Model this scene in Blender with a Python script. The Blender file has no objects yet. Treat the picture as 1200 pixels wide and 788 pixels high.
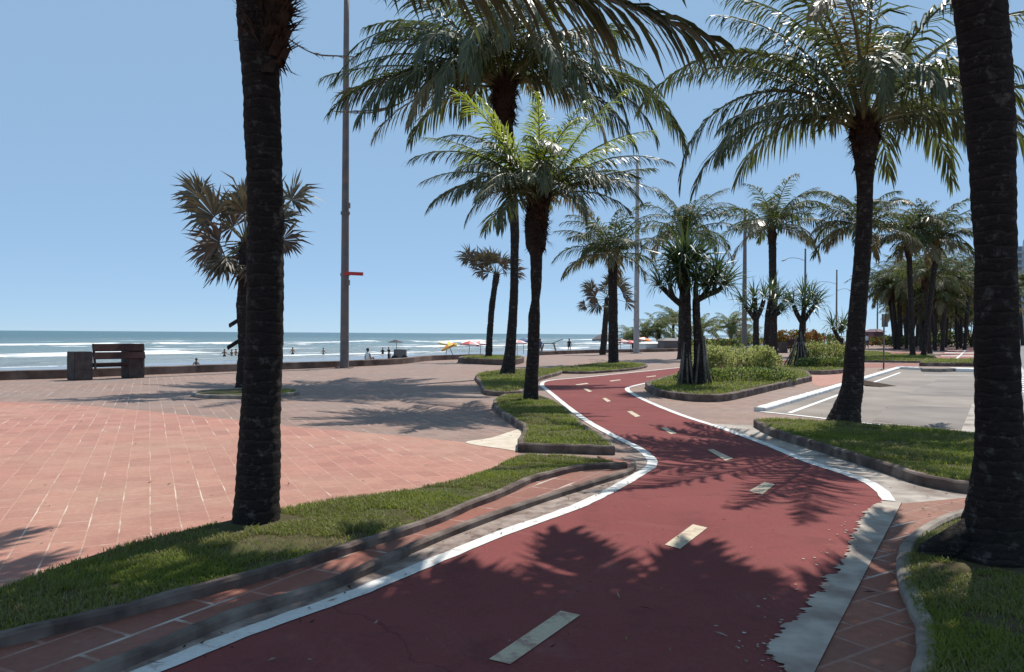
import bpy, bmesh, math, random
from mathutils import Vector, Matrix, noise
from mathutils.geometry import tessellate_polygon
R = math.radians
sc = bpy.context.scene
C = sc.collection
UP = Vector((0, 0, 1))

# ------------------------------------------------------------------ camera
FPX = 933.0
EYE = Vector((0, 0, 1.5))
CM = Matrix.Rotation(R(90 - 0.166), 3, 'X') @ Matrix.Rotation(R(0.37), 3, 'Z')
cam = bpy.data.objects.new('camera', bpy.data.cameras.new('camera'))
C.objects.link(cam)
cam.data.sensor_width = 36
cam.data.lens = FPX / 1200 * 36
cam.data.clip_end = 60000
cam.location = EYE
cam.rotation_euler = CM.to_euler()
sc.camera = cam


def ray(px, py):
    return CM @ Vector(((px - 600) / FPX, -(py - 394) / FPX, -1))


def G(px, py, z=0.0):
    """survey point of the photograph on the level z"""
    d = ray(px, py)
    return EYE + d * ((z - EYE.z) / d.z)


def PD(px, py, depth):
    d = ray(px, py)
    return EYE + d * (depth / d.y)


def depth_of(px, py, z=0.0):
    return G(px, py, z).y


# ------------------------------------------------------------------ mesh helper
class MB:
    def __init__(self):
        self.v = []; self.f = []; self.m = []

    def vert(self, p):
        self.v.append(tuple(p)); return len(self.v) - 1

    def face(self, ids, m=0):
        self.f.append(tuple(ids)); self.m.append(m)

    def poly(self, pts, m=0):
        self.face([self.vert(p) for p in pts], m)

    def box(self, lo, hi, M=None, m=0):
        x0, y0, z0 = lo; x1, y1, z1 = hi
        ps = [Vector(p) for p in ((x0,y0,z0),(x1,y0,z0),(x1,y1,z0),(x0,y1,z0),(x0,y0,z1),(x1,y0,z1),(x1,y1,z1),(x0,y1,z1))]
        if M is not None: ps = [M @ p for p in ps]
        i = [self.vert(p) for p in ps]
        for q in ((0,3,2,1),(4,5,6,7),(0,1,5,4),(1,2,6,5),(2,3,7,6),(3,0,4,7)):
            self.face([i[k] for k in q], m)

    def tube(self, pts, rad, n=8, m=0, cap=True):
        rings = []
        N = len(pts)
        ref = None
        for k, p in enumerate(pts):
            a = pts[max(0, k-1)]; b = pts[min(N-1, k+1)]
            t = (Vector(b) - Vector(a))
            t = t.normalized() if t.length > 1e-9 else UP
            if ref is None:
                ref = Vector((1, 0, 0)) if abs(t.x) < 0.9 else Vector((0, 1, 0))
            u = (ref - t * ref.dot(t)).normalized(); ref = u
            w = t.cross(u)
            r = rad[k] if isinstance(rad, (list, tuple)) else rad
            rings.append([self.vert(Vector(p) + (u*math.cos(2*math.pi*j/n) + w*math.sin(2*math.pi*j/n))*r) for j in range(n)])
        for k in range(N-1):
            for j in range(n):
                self.face((rings[k][j], rings[k][(j+1) % n], rings[k+1][(j+1) % n], rings[k+1][j]), m)
        if cap:
            self.face(rings[0][::-1], m); self.face(rings[-1], m)

    def build(self, name, mats, parent=None, smooth=False):
        me = bpy.data.meshes.new(name)
        me.from_pydata(self.v, [], self.f)
        if not isinstance(mats, (list, tuple)): mats = [mats]
        for m in mats: me.materials.append(m)
        if len(mats) > 1: me.polygons.foreach_set('material_index', self.m)
        if smooth: me.polygons.foreach_set('use_smooth', [True]*len(me.polygons))
        me.update()
        o = bpy.data.objects.new(name, me)
        C.objects.link(o)
        if parent: o.parent = parent
        return o


def tag(o, label=None, cat=None, group=None, kind=None):
    if label: o['label'] = label
    if cat: o['category'] = cat
    if group: o['group'] = group
    if kind: o['kind'] = kind
    return o


def thing(name, label, cat, loc=(0, 0, 0), group=None, rz=0):
    o = bpy.data.objects.new(name, None)
    C.objects.link(o); o.location = loc; o.rotation_euler = (0, 0, rz)
    o.empty_display_size = 0.2
    return tag(o, label, cat, group)


def copy_tree(o, parent=None):
    c = o.copy(); C.objects.link(c)
    if parent: c.parent = parent
    for ch in o.children: copy_tree(ch, c)
    return c


def cr(pts, n=6, closed=False):
    """catmull-rom through points"""
    P = [Vector(p) for p in pts]; out = []
    N = len(P)
    for i in range(N if closed else N-1):
        if closed: a, b, c, d = P[i-1], P[i], P[(i+1) % N], P[(i+2) % N]
        else: a, b, c, d = P[max(0, i-1)], P[i], P[i+1], P[min(N-1, i+2)]
        for k in range(n):
            t = k/n
            out.append(0.5*((2*b) + (c-a)*t + (2*a-5*b+4*c-d)*t*t + (3*b-a-3*c+d)*t**3))
    if not closed: out.append(P[-1])
    return out


def px_line(pts, z=0.0, n=6, closed=False):
    return cr([G(x, y, z) for x, y in pts], n, closed)


# ------------------------------------------------------------------ materials
def new_mat(name):
    m = bpy.data.materials.new(name); m.use_nodes = True
    nt = m.node_tree; b = nt.nodes['Principled BSDF']
    return m, nt, b


def nd(nt, t, **kw):
    n = nt.nodes.new(t)
    for k, v in kw.items():
        if k in n.inputs.keys() if isinstance(k, str) else False: n.inputs[k].default_value = v
        else: setattr(n, k, v)
    return n


def ramp(nt, fac, stops):
    r = nt.nodes.new('ShaderNodeValToRGB')
    el = r.color_ramp.elements
    while len(el) < len(stops): el.new(0.5)
    for e, (p, c) in zip(el, stops):
        e.position = p; e.color = (*c, 1) if len(c) == 3 else c
    nt.links.new(fac, r.inputs[0])
    return r.outputs[0]


def tex_noise(nt, scale, detail=4, rough=0.55, vec=None, dist=0.0):
    n = nt.nodes.new('ShaderNodeTexNoise')
    n.inputs['Scale'].default_value = scale; n.inputs['Detail'].default_value = detail
    n.inputs['Roughness'].default_value = rough; n.inputs['Distortion'].default_value = dist
    if vec is None:
        tc = nt.nodes.new('ShaderNodeTexCoord'); vec = tc.outputs['Object']
    nt.links.new(vec, n.inputs['Vector'])
    return n.outputs['Fac']


def mixc(nt, fac, a, b, mode='MIX'):
    m = nt.nodes.new('ShaderNodeMix'); m.data_type = 'RGBA'; m.blend_type = mode
    for s, v in ((m.inputs[0], fac), (m.inputs[6], a), (m.inputs[7], b)):
        if isinstance(v, (int, float)): s.default_value = v
        elif isinstance(v, tuple): s.default_value = (*v, 1) if len(v) == 3 else v
        else: nt.links.new(v, s)
    return m.outputs[2]


def mth(nt, op, a, b=None, c=None):
    m = nt.nodes.new('ShaderNodeMath'); m.operation = op
    for i, v in enumerate((a, b, c)):
        if v is None: continue
        if isinstance(v, (int, float)): m.inputs[i].default_value = v
        else: nt.links.new(v, m.inputs[i])
    return m.outputs[0]


def bump(nt, b, h, strength=0.3, dist=0.02):
    n = nt.nodes.new('ShaderNodeBump'); n.inputs['Strength'].default_value = strength
    n.inputs['Distance'].default_value = dist
    nt.links.new(h, n.inputs['Height']); nt.links.new(n.outputs[0], b.inputs['Normal'])


def m_noise(name, c1, c2, scale=8, rough=0.8, bs=0.3, bd=0.01, detail=6, spec=0.3, c3=None, scale2=0.7):
    m, nt, b = new_mat(name)
    f = tex_noise(nt, scale, detail)
    col = ramp(nt, f, [(0.3, c1), (0.7, c2)])
    if c3:
        f2 = tex_noise(nt, scale2, 3)
        col = mixc(nt, ramp(nt, f2, [(0.45, (0, 0, 0)), (0.7, (1, 1, 1))]), col, c3)
    nt.links.new(col, b.inputs['Base Color'])
    b.inputs['Roughness'].default_value = rough
    b.inputs['Specular IOR Level'].default_value = spec
    if bs: bump(nt, b, f, bs, bd)
    return m


def m_paver(name, ca, cb, stain, mortar, ang, bw=0.33, rh=0.215, msize=0.012, mcover=0.5, stain_lo=0.4, cross=0.6):
    m, nt, b = new_mat(name)
    tc = nt.nodes.new('ShaderNodeTexCoord')
    mp = nt.nodes.new('ShaderNodeMapping'); mp.inputs['Rotation'].default_value = (0, 0, R(ang))
    nt.links.new(tc.outputs['Object'], mp.inputs[0])
    # small waviness so that the joints are hand laid
    wv = nt.nodes.new('ShaderNodeTexNoise'); wv.inputs['Scale'].default_value = 0.9; wv.inputs['Detail'].default_value = 2
    nt.links.new(mp.outputs[0], wv.inputs['Vector'])
    vm = nt.nodes.new('ShaderNodeVectorMath'); vm.operation = 'MULTIPLY_ADD'
    vm.inputs[1].default_value = (0.035, 0.035, 0); nt.links.new(wv.outputs['Color'], vm.inputs[0]); nt.links.new(mp.outputs[0], vm.inputs[2])
    br = nt.nodes.new('ShaderNodeTexBrick')
    br.inputs['Scale'].default_value = 1; br.inputs['Brick Width'].default_value = bw; br.inputs['Row Height'].default_value = rh
    br.inputs['Mortar Size'].default_value = msize; br.inputs['Mortar Smooth'].default_value = 0.4
    br.inputs['Color1'].default_value = (*ca, 1); br.inputs['Color2'].default_value = (*cb, 1)
    br.inputs['Mortar'].default_value = (*[x*0.74 + y*0.26 for x, y in zip(ca, mortar)], 1)
    nt.links.new(vm.outputs[0], br.inputs['Vector'])
    f1 = tex_noise(nt, 0.35, 5, 0.6, tc.outputs['Object'])
    col = mixc(nt, ramp(nt, f1, [(stain_lo, (0, 0, 0)), (stain_lo+0.3, (0.8, 0.8, 0.8))]), br.outputs['Color'], stain)
    f6 = tex_noise(nt, 1.7, 7, 0.72, tc.outputs['Object'], 0.8)
    col = mixc(nt, ramp(nt, f6, [(0.32, (0.55, 0.55, 0.55)), (0.5, (0, 0, 0))]), col, tuple(x*0.68 for x in ca))
    col = mixc(nt, ramp(nt, f6, [(0.56, (0, 0, 0)), (0.75, (0.5, 0.5, 0.5))]), col, tuple(min(1, x*1.15 + 0.06) for x in stain))
    f2 = tex_noise(nt, 22, 6, 0.7, tc.outputs['Object'])
    col = mixc(nt, 0.45, col, ramp(nt, f2, [(0.25, (0.55, 0.55, 0.55)), (0.75, (1.25, 1.22, 1.2))]), 'MULTIPLY')
    # whitish salt and cement left along some of the joints only
    ms = nt.nodes.new('ShaderNodeMapping'); ms.inputs['Scale'].default_value = (1.6, 4.2, 1); nt.links.new(mp.outputs[0], ms.inputs[0])
    f3 = tex_noise(nt, 1.3, 2, 0.55, ms.outputs[0])
    f4 = tex_noise(nt, 0.5, 2, 0.5, tc.outputs['Object'])
    on = mth(nt, 'ADD', f3, mth(nt, 'MULTIPLY', mth(nt, 'SUBTRACT', f4, 0.5), 0.9))
    on = ramp(nt, on, [(1-mcover-0.05, (0, 0, 0)), (1-mcover+0.10, (1, 1, 1))])
    b2 = nt.nodes.new('ShaderNodeTexBrick')          # the joints along the rows only
    b2.inputs['Scale'].default_value = 1; b2.inputs['Brick Width'].default_value = 400; b2.inputs['Row Height'].default_value = rh
    b2.inputs['Mortar Size'].default_value = msize; b2.inputs['Mortar Smooth'].default_value = 0.4
    nt.links.new(vm.outputs[0], b2.inputs['Vector'])
    jf = mth(nt, 'MAXIMUM', b2.outputs['Fac'], mth(nt, 'MULTIPLY', br.outputs['Fac'], cross))
    jm = mth(nt, 'MULTIPLY', jf, on)
    col = mixc(nt, jm, col, mortar)
    nt.links.new(col, b.inputs['Base Color'])
    b.inputs['Roughness'].default_value = 0.8
    b.inputs['Specular IOR Level'].default_value = 0.25
    h = mth(nt, 'SUBTRACT', mth(nt, 'MULTIPLY', f2, 0.4), br.outputs['Fac'])
    bump(nt, b, h, 0.35, 0.008)
    return m


def m_leaf(name, c1, c2, trans, rough=0.38, tf=0.3, scale=3.0, spec=0.5):
    m, nt, b = new_mat(name)
    f = tex_noise(nt, scale, 3)
    col = ramp(nt, f, [(0.3, c1), (0.7, c2)])
    nt.links.new(col, b.inputs['Base Color'])
    b.inputs['Roughness'].default_value = rough
    b.inputs['Specular IOR Level'].default_value = spec
    t = nt.nodes.new('ShaderNodeBsdfTranslucent'); t.inputs[0].default_value = (*trans, 1)
    mx = nt.nodes.new('ShaderNodeMixShader'); mx.inputs[0].default_value = tf
    out = nt.nodes['Material Output']
    nt.links.new(b.outputs[0], mx.inputs[1]); nt.links.new(t.outputs[0], mx.inputs[2]); nt.links.new(mx.outputs[0], out.inputs[0])
    return m


def m_plain(name, c, rough=0.6, metal=0.0, spec=0.4):
    return m_noise(name, tuple(x*0.85 for x in c), tuple(min(1, x*1.12) for x in c), 14, rough, 0.08, 0.004, 4, spec)


def m_bark(name, c1, c2, c3, ring=28.0):
    m, nt, b = new_mat(name)
    tc = nt.nodes.new('ShaderNodeTexCoord')
    mp = nt.nodes.new('ShaderNodeMapping'); mp.inputs['Scale'].default_value = (3.5, 3.5, 9)
    nt.links.new(tc.outputs['Object'], mp.inputs[0])
    f = tex_noise(nt, 4.5, 12, 0.78, mp.outputs[0], 0.8)
    f2 = tex_noise(nt, 9, 10, 0.72, tc.outputs['Object'])
    col = ramp(nt, f, [(0.3, c1), (0.6, c2), (0.8, c3)])
    col = mixc(nt, ramp(nt, f2, [(0.55, (0, 0, 0)), (0.66, (0.7, 0.7, 0.7))]), col, (0.20, 0.18, 0.165))
    # leaf-scar rings
    wv = nt.nodes.new('ShaderNodeTexWave'); wv.wave_type = 'BANDS'; wv.bands_direction = 'Z'; wv.wave_profile = 'SAW'
    wv.inputs['Scale'].default_value = 3.6; wv.inputs['Distortion'].default_value = 3.5; wv.inputs['Detail'].default_value = 4; wv.inputs['Detail Scale'].default_value = 1.6
    nt.links.new(tc.outputs['Object'], wv.inputs['Vector'])
    ring_ = ramp(nt, wv.outputs['Fac'], [(0.0, (0.25, 0.25, 0.25)), (0.22, (0.9, 0.9, 0.9)), (0.8, (1.1, 1.1, 1.1)), (0.93, (1.9, 1.85, 1.8))])
    col = mixc(nt, 0.5, col, ring_, 'MULTIPLY')
    nt.links.new(col, b.inputs['Base Color'])
    b.inputs['Roughness'].default_value = 0.9; b.inputs['Specular IOR Level'].default_value = 0.15
    bump(nt, b, mth(nt, 'ADD', f, mth(nt, 'ADD', mth(nt, 'MULTIPLY', f2, 0.7), mth(nt, 'MULTIPLY', wv.outputs['Fac'], 0.16))), 1.0, 0.05)
    return m


M = {}
JA = -114.5
M['plaza'] = m_paver('plaza paving', (0.30, 0.195, 0.155), (0.235, 0.152, 0.122), (0.235, 0.185, 0.162), (0.62, 0.54, 0.47), JA, mcover=0.36, msize=0.0065)
M['redpave'] = m_paver('red paving', (0.43, 0.20, 0.152), (0.335, 0.150, 0.118), (0.40, 0.25, 0.18), (0.60, 0.50, 0.41), JA, mcover=0.39, stain_lo=0.40, msize=0.0065)
M['strip'] = m_paver('brick strip paving', (0.29, 0.105, 0.075), (0.22, 0.085, 0.065), (0.22, 0.13, 0.10), (0.50, 0.45, 0.40), -62, 0.5, 0.26, 0.014, 0.42, cross=0.8)
M['stripr'] = m_paver('brick strip paving right', (0.30, 0.115, 0.08), (0.23, 0.09, 0.065), (0.24, 0.15, 0.11), (0.45, 0.40, 0.36), -34, 0.42, 0.22, 0.012, 0.40, cross=0.8)

m, nt, b = new_mat('red asphalt')
f1 = tex_noise(nt, 0.6, 5, 0.6); f2 = tex_noise(nt, 60, 4, 0.7); f3 = tex_noise(nt, 3.5, 5, 0.65)
col = ramp(nt, f1, [(0.3, (0.185, 0.053, 0.052)), (0.7, (0.225, 0.069, 0.065))])
col = mixc(nt, ramp(nt, f3, [(0.5, (0, 0, 0)), (0.8, (0.35, 0.35, 0.35))]), col, (0.165, 0.075, 0.068))
col = mixc(nt, 0.5, col, ramp(nt, f2, [(0.25, (0.6, 0.6, 0.6)), (0.75, (1.3, 1.3, 1.3))]), 'MULTIPLY')
f4 = tex_noise(nt, 1.1, 8, 0.75, None, 1.5)      # dusty worn streaks and darker grime
col = mixc(nt, ramp(nt, f4, [(0.55, (0, 0, 0)), (0.74, (0.6, 0.6, 0.6))]), col, (0.25, 0.12, 0.105))
f5 = tex_noise(nt, 2.3, 6, 0.7)
col = mixc(nt, ramp(nt, f5, [(0.30, (0.6, 0.6, 0.6)), (0.46, (0, 0, 0))]), col, (0.115, 0.042, 0.042))
vr = nt.nodes.new('ShaderNodeTexVoronoi'); vr.feature = 'DISTANCE_TO_EDGE'; vr.inputs['Scale'].default_value = 0.22; vr.inputs['Randomness'].default_value = 1
tcv = nt.nodes.new('ShaderNodeTexCoord'); nv = nt.nodes.new('ShaderNodeTexNoise'); nv.inputs['Scale'].default_value = 1.8; nv.inputs['Detail'].default_value = 6
nt.links.new(tcv.outputs['Object'], nv.inputs['Vector'])
va = nt.nodes.new('ShaderNodeVectorMath'); va.operation = 'MULTIPLY_ADD'; va.inputs[1].default_value = (0.9, 0.9, 0)
nt.links.new(nv.outputs['Color'], va.inputs[0]); nt.links.new(tcv.outputs['Object'], va.inputs[2]); nt.links.new(va.outputs[0], vr.inputs['Vector'])
col = mixc(nt, ramp(nt, vr.outputs['Distance'], [(0.0006, (0.6, 0.6, 0.6)), (0.0022, (0, 0, 0))]), col, (0.09, 0.03, 0.03))
nt.links.new(col, b.inputs['Base Color']); b.inputs['Roughness'].default_value = 0.9; b.inputs['Specular IOR Level'].default_value = 0.1
bump(nt, b, f2, 0.4, 0.004); M['lane'] = m


def m_paint(name, c, under, lo=0.30, hi=0.42):
    """road paint worn through in places"""
    m, nt, b = new_mat(name)
    f = tex_noise(nt, 7, 8, 0.72); g = tex_noise(nt, 45, 3)
    col = mixc(nt, ramp(nt, f, [(lo, (1, 1, 1)), (hi, (0, 0, 0))]), ramp(nt, g, [(0.3, tuple(x*0.85 for x in c)), (0.7, c)]), under)
    nt.links.new(col, b.inputs['Base Color']); b.inputs['Roughness'].default_value = 0.7
    bump(nt, b, f, 0.2, 0.003)
    return m


M['white'] = m_paint('white road paint', (0.70, 0.69, 0.66), (0.38, 0.30, 0.27), 0.33, 0.45)
M['whitekerb'] = m_paint('white kerb paint', (0.75, 0.74, 0.71), (0.40, 0.36, 0.33), 0.34, 0.46)
M['yellow'] = m_paint('cream lane paint', (0.56, 0.47, 0.33), (0.30, 0.17, 0.14), 0.36, 0.50)
M['concrete'] = m_noise('worn concrete', (0.30, 0.26, 0.23), (0.50, 0.45, 0.40), 5, 0.85, 0.4, 0.01, 8, 0.2, (0.18, 0.14, 0.12), 1.6)
M['patch'] = m_noise('cement patch', (0.36, 0.31, 0.265), (0.52, 0.465, 0.40), 7, 0.85, 0.3, 0.006, 9, 0.2, (0.27, 0.20, 0.17), 3.0)
M['gutter'] = m_noise('dirty gutter concrete', (0.13, 0.085, 0.07), (0.40, 0.33, 0.29), 6, 0.9, 0.5, 0.01, 9, 0.2)
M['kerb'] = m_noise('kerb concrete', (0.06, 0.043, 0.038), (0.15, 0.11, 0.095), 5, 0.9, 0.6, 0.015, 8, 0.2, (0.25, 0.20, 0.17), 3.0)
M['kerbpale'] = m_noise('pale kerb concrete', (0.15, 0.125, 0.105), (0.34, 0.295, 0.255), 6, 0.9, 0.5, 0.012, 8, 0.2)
M['wallc'] = m_noise('sea wall concrete', (0.07, 0.05, 0.045), (0.17, 0.125, 0.105), 2, 0.9, 0.6, 0.02, 8, 0.2, (0.24, 0.18, 0.15), 0.8)
M['soil'] = m_noise('lawn soil', (0.06, 0.048, 0.026), (0.10, 0.085, 0.045), 9, 0.95, 0.6, 0.02, 8, 0.1, (0.055, 0.065, 0.02), 1.3)
M['cream'] = m_noise('cream sand', (0.50, 0.42, 0.33), (0.64, 0.57, 0.47), 6, 0.9, 0.3, 0.01, 8, 0.1)
M['carpark'] = m_noise('car park asphalt', (0.22, 0.185, 0.16), (0.32, 0.275, 0.24), 0.9, 0.9, 0.2, 0.006, 10, 0.2, (0.19, 0.165, 0.15), 0.3)
M['road'] = m_noise('road asphalt', (0.17, 0.165, 0.17), (0.22, 0.215, 0.215), 1.5, 0.85, 0.2, 0.006, 8, 0.2)
M['bays'] = m_noise('red bay paving', (0.24, 0.10, 0.085), (0.31, 0.14, 0.115), 1.5, 0.85, 0.2, 0.006, 8, 0.2)
M['sand'] = m_noise('dry beach sand', (0.40, 0.34, 0.27), (0.50, 0.43, 0.35), 0.6, 0.9, 0.2, 0.02, 6, 0.2)
M['wetsand'] = m_noise('wet beach sand', (0.17, 0.17, 0.165), (0.25, 0.245, 0.24), 0.15, 0.22, 0.05, 0.02, 4, 0.5)
M['grass1'] = m_leaf('grass blade green', (0.10, 0.14, 0.022), (0.18, 0.205, 0.04), (0.32, 0.38, 0.055), 0.55, 0.35, 2.0, 0.2)
M['grass2'] = m_leaf('grass blade dry', (0.16, 0.17, 0.06), (0.24, 0.21, 0.09), (0.24, 0.22, 0.07), 0.55, 0.3, 2.0, 0.3)
M['leaf'] = m_leaf('coconut leaflet', (0.032, 0.043, 0.019), (0.080, 0.092, 0.042), (0.17, 0.21, 0.045), 0.46, 0.22, 2.5, 0.5)
M['leaffar'] = m_leaf('distant coconut leaflet', (0.036, 0.048, 0.02), (0.08, 0.092, 0.04), (0.16, 0.20, 0.045), 0.6, 0.25, 2.5, 0.25)
M['leafmid'] = m_leaf('yellow-green young palm leaflet', (0.085, 0.105, 0.03), (0.15, 0.165, 0.06), (0.26, 0.30, 0.07), 0.55, 0.32, 2.5, 0.25)  # brighter yellow-green leaf colour of the low young palms
M['root'] = m_noise('pale prop root bark', (0.06, 0.05, 0.045), (0.22, 0.195, 0.17), 7, 0.9, 0.4)
M['leafyoung'] = m_leaf('young coconut leaflet', (0.09, 0.14, 0.02), (0.15, 0.19, 0.035), (0.36, 0.42, 0.05), 0.42, 0.45, 2.5)
M['leafold'] = m_leaf('yellowed coconut leaflet', (0.13, 0.11, 0.05), (0.20, 0.165, 0.08), (0.24, 0.19, 0.07), 0.45, 0.25, 2.5)
M['leafdead'] = m_leaf('dead leaf', (0.16, 0.12, 0.085), (0.34, 0.28, 0.22), (0.2, 0.15, 0.09), 0.7, 0.12, 4)
M['rachis'] = m_noise('leaf stalk', (0.10, 0.11, 0.045), (0.18, 0.16, 0.075), 4, 0.5, 0.1)
M['fan'] = m_leaf('fan palm leaf', (0.065, 0.058, 0.036), (0.135, 0.115, 0.075), (0.14, 0.115, 0.055), 0.55, 0.2, 3)
M['fandry'] = m_leaf('dry fan palm leaf', (0.10, 0.065, 0.045), (0.19, 0.14, 0.10), (0.12, 0.08, 0.05), 0.7, 0.12, 3)
M['pand'] = m_leaf('screw pine leaf', (0.03, 0.055, 0.020), (0.065, 0.095, 0.04), (0.10, 0.16, 0.04), 0.38, 0.22, 2)
M['bark'] = m_bark('palm bark', (0.014, 0.011, 0.010), (0.052, 0.043, 0.040), (0.16, 0.14, 0.13))
M['boot'] = m_noise('leaf base fibre', (0.025, 0.016, 0.013), (0.075, 0.048, 0.036), 12, 0.95, 0.5, 0.02, 6, 0.1)
M['hedgey'] = m_leaf('variegated leaf', (0.38, 0.38, 0.15), (0.56, 0.53, 0.28), (0.52, 0.52, 0.18), 0.45, 0.38, 3)
M['hedgeg'] = m_leaf('green shrub leaf', (0.09, 0.13, 0.03), (0.16, 0.21, 0.055), (0.26, 0.34, 0.07), 0.45, 0.38, 3)
M['hedged'] = m_leaf('dark shrub leaf', (0.03, 0.05, 0.018), (0.055, 0.085, 0.03), (0.09, 0.14, 0.03), 0.45, 0.25, 3)
M['copper'] = m_leaf('copper shrub leaf', (0.22, 0.07, 0.03), (0.36, 0.14, 0.05), (0.35, 0.13, 0.04), 0.45, 0.25, 3)
M['twig'] = m_noise('shrub twig', (0.05, 0.035, 0.025), (0.10, 0.075, 0.05), 8, 0.9, 0.3)
M['woodb'] = m_noise('bench plank wood', (0.035, 0.015, 0.014), (0.07, 0.03, 0.026), 9, 0.7, 0.3, 0.01)
M['benchc'] = m_noise('bench concrete', (0.045, 0.037, 0.036), (0.10, 0.082, 0.076), 5, 0.85, 0.4, 0.01)
M['pole'] = m_noise('pole paint', (0.10, 0.095, 0.10), (0.17, 0.155, 0.155), 4, 0.55, 0.2, 0.01, 7, 0.4, (0.20, 0.13, 0.10), 1.5)
M['polegrey'] = m_noise('pole grey paint', (0.30, 0.30, 0.31), (0.42, 0.41, 0.41), 4, 0.5, 0.1, 0.01, 5, 0.4)
M['red'] = m_plain('red paint', (0.52, 0.045, 0.04), 0.5)
M['orange'] = m_plain('orange cloth', (0.72, 0.20, 0.05), 0.8)
M['yellowc'] = m_plain('yellow cloth', (0.75, 0.55, 0.12), 0.8)
M['pink'] = m_plain('pink cloth', (0.72, 0.30, 0.28), 0.8)
M['whitec'] = m_plain('white cloth', (0.75, 0.73, 0.70), 0.8)
M['blackc'] = m_plain('black cloth', (0.03, 0.03, 0.035), 0.8)
M['bluec'] = m_plain('blue cloth', (0.06, 0.09, 0.20), 0.8)
M['thatch'] = m_noise('grey thatch', (0.10, 0.09, 0.085), (0.22, 0.20, 0.19), 6, 0.95, 0.5, 0.05)
M['wood'] = m_noise('weathered wood', (0.12, 0.09, 0.07), (0.22, 0.17, 0.13), 6, 0.85, 0.3)
M['box'] = m_plain('kiosk grey', (0.16, 0.13, 0.13), 0.7)
M['purple'] = m_plain('kiosk purple brown', (0.17, 0.09, 0.11), 0.7)
M['skin'] = m_plain('skin', (0.22, 0.11, 0.07), 0.6)
M['hair'] = m_plain('hair', (0.02, 0.014, 0.012), 0.6)
M['bwall'] = m_noise('tower render', (0.34, 0.38, 0.42), (0.40, 0.44, 0.48), 0.3, 0.7, 0.05)
m, nt, b = new_mat('tower glass'); b.inputs['Base Color'].default_value = (0.10, 0.15, 0.19, 1); b.inputs['Roughness'].default_value = 0.15
nt.links.new(ramp(nt, tex_noise(nt, 0.2, 2), [(0.3, (0.07, 0.11, 0.15)), (0.7, (0.14, 0.20, 0.25))]), b.inputs['Base Color']); M['bglass'] = m
m, nt, b = new_mat('car paint white'); b.inputs['Base Color'].default_value = (0.7, 0.7, 0.7, 1); b.inputs['Roughness'].default_value = 0.25
nt.links.new(ramp(nt, tex_noise(nt, 3, 2), [(0.3, (0.66, 0.66, 0.66)), (0.7, (0.74, 0.74, 0.73))]), b.inputs['Base Color']); M['car'] = m
M['rubber'] = m_plain('tyre rubber', (0.025, 0.025, 0.025), 0.8)

# ------------------------------------------------------------------ world and sun
SUN_AZ, SUN_EL = R(31), R(57)          # azimuth to the right of the view direction (+Y)
w = bpy.data.worlds.new('World'); sc.world = w; w.use_nodes = True
nt = w.node_tree
sky = nt.nodes.new('ShaderNodeTexSky'); sky.sky_type = 'NISHITA'; sky.sun_disc = False
sky.sun_elevation = SUN_EL; sky.sun_rotation = SUN_AZ
sky.air_density = 0.5; sky.dust_density = 0.0; sky.ozone_density = 6.0; sky.altitude = 0
bg = nt.nodes['Background']; bg.inputs['Strength'].default_value = 0.085
# the hazy summer sky is paler and more even than the clean-air model: half of it, over an even blue
sky_mul = mixc(nt, 1.0, sky.outputs[0], (0.47, 0.43, 0.40), 'MULTIPLY')
sky_add = mixc(nt, 1.0, sky_mul, (2.85, 4.5, 6.3), 'ADD')
for n_ in nt.nodes:
    if n_.type == 'MIX': n_.clamp_result = False
nt.links.new(sky_add, bg.inputs[0])
ld = bpy.data.lights.new('sun', 'SUN'); ld.energy = 5.0; ld.angle = R(0.45); ld.color = (1.0, 0.95, 0.87)
sun = bpy.data.objects.new('sun', ld); C.objects.link(sun)
sdir = Vector((math.sin(SUN_AZ)*math.cos(SUN_EL), math.cos(SUN_AZ)*math.cos(SUN_EL), math.sin(SUN_EL)))
sun.rotation_euler = sdir.to_track_quat('Z', 'Y').to_euler()
sun.location = (0, 0, 40)
sc.view_settings.view_transform = 'Standard'
sc.view_settings.look = 'None'
sc.view_settings.exposure = 0.10
sc.cycles.use_denoising = True
sc.cycles.max_bounces = 6
sc.cycles.transparent_max_bounces = 8


# ------------------------------------------------------------------ ground sheets
def struct(o):
    o['kind'] = 'structure'; return o


def sheet(name, pts, z, mat, parent=None):
    mb = MB()
    P = [Vector((p[0], p[1], z)) for p in pts]
    ids = [mb.vert(p) for p in P]
    for t in tessellate_polygon([P]):
        a, b_, c = (P[i] for i in t)
        if (b_-a).cross(c-a).z < 0: t = t[::-1]
        mb.face([ids[i] for i in t])
    o = mb.build(name, mat, parent)
    if parent is None: struct(o)
    return o


def slab(name, pts, z0, z1, mat, parent=None):
    mb = MB()
    P = [Vector((p[0], p[1], z1)) for p in pts]
    ids = [mb.vert(p) for p in P]; lo = [mb.vert((p.x, p.y, z0)) for p in P]
    for t in tessellate_polygon([P]):
        a, b_, c = (P[i] for i in t)
        if (b_-a).cross(c-a).z < 0: t = t[::-1]
        mb.face([ids[i] for i in t])
    n = len(P)
    for i in range(n):
        mb.face((ids[i], ids[(i+1) % n], lo[(i+1) % n], lo[i]))
    o = mb.build(name, mat, parent)
    if parent is None: struct(o)
    return o


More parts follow.
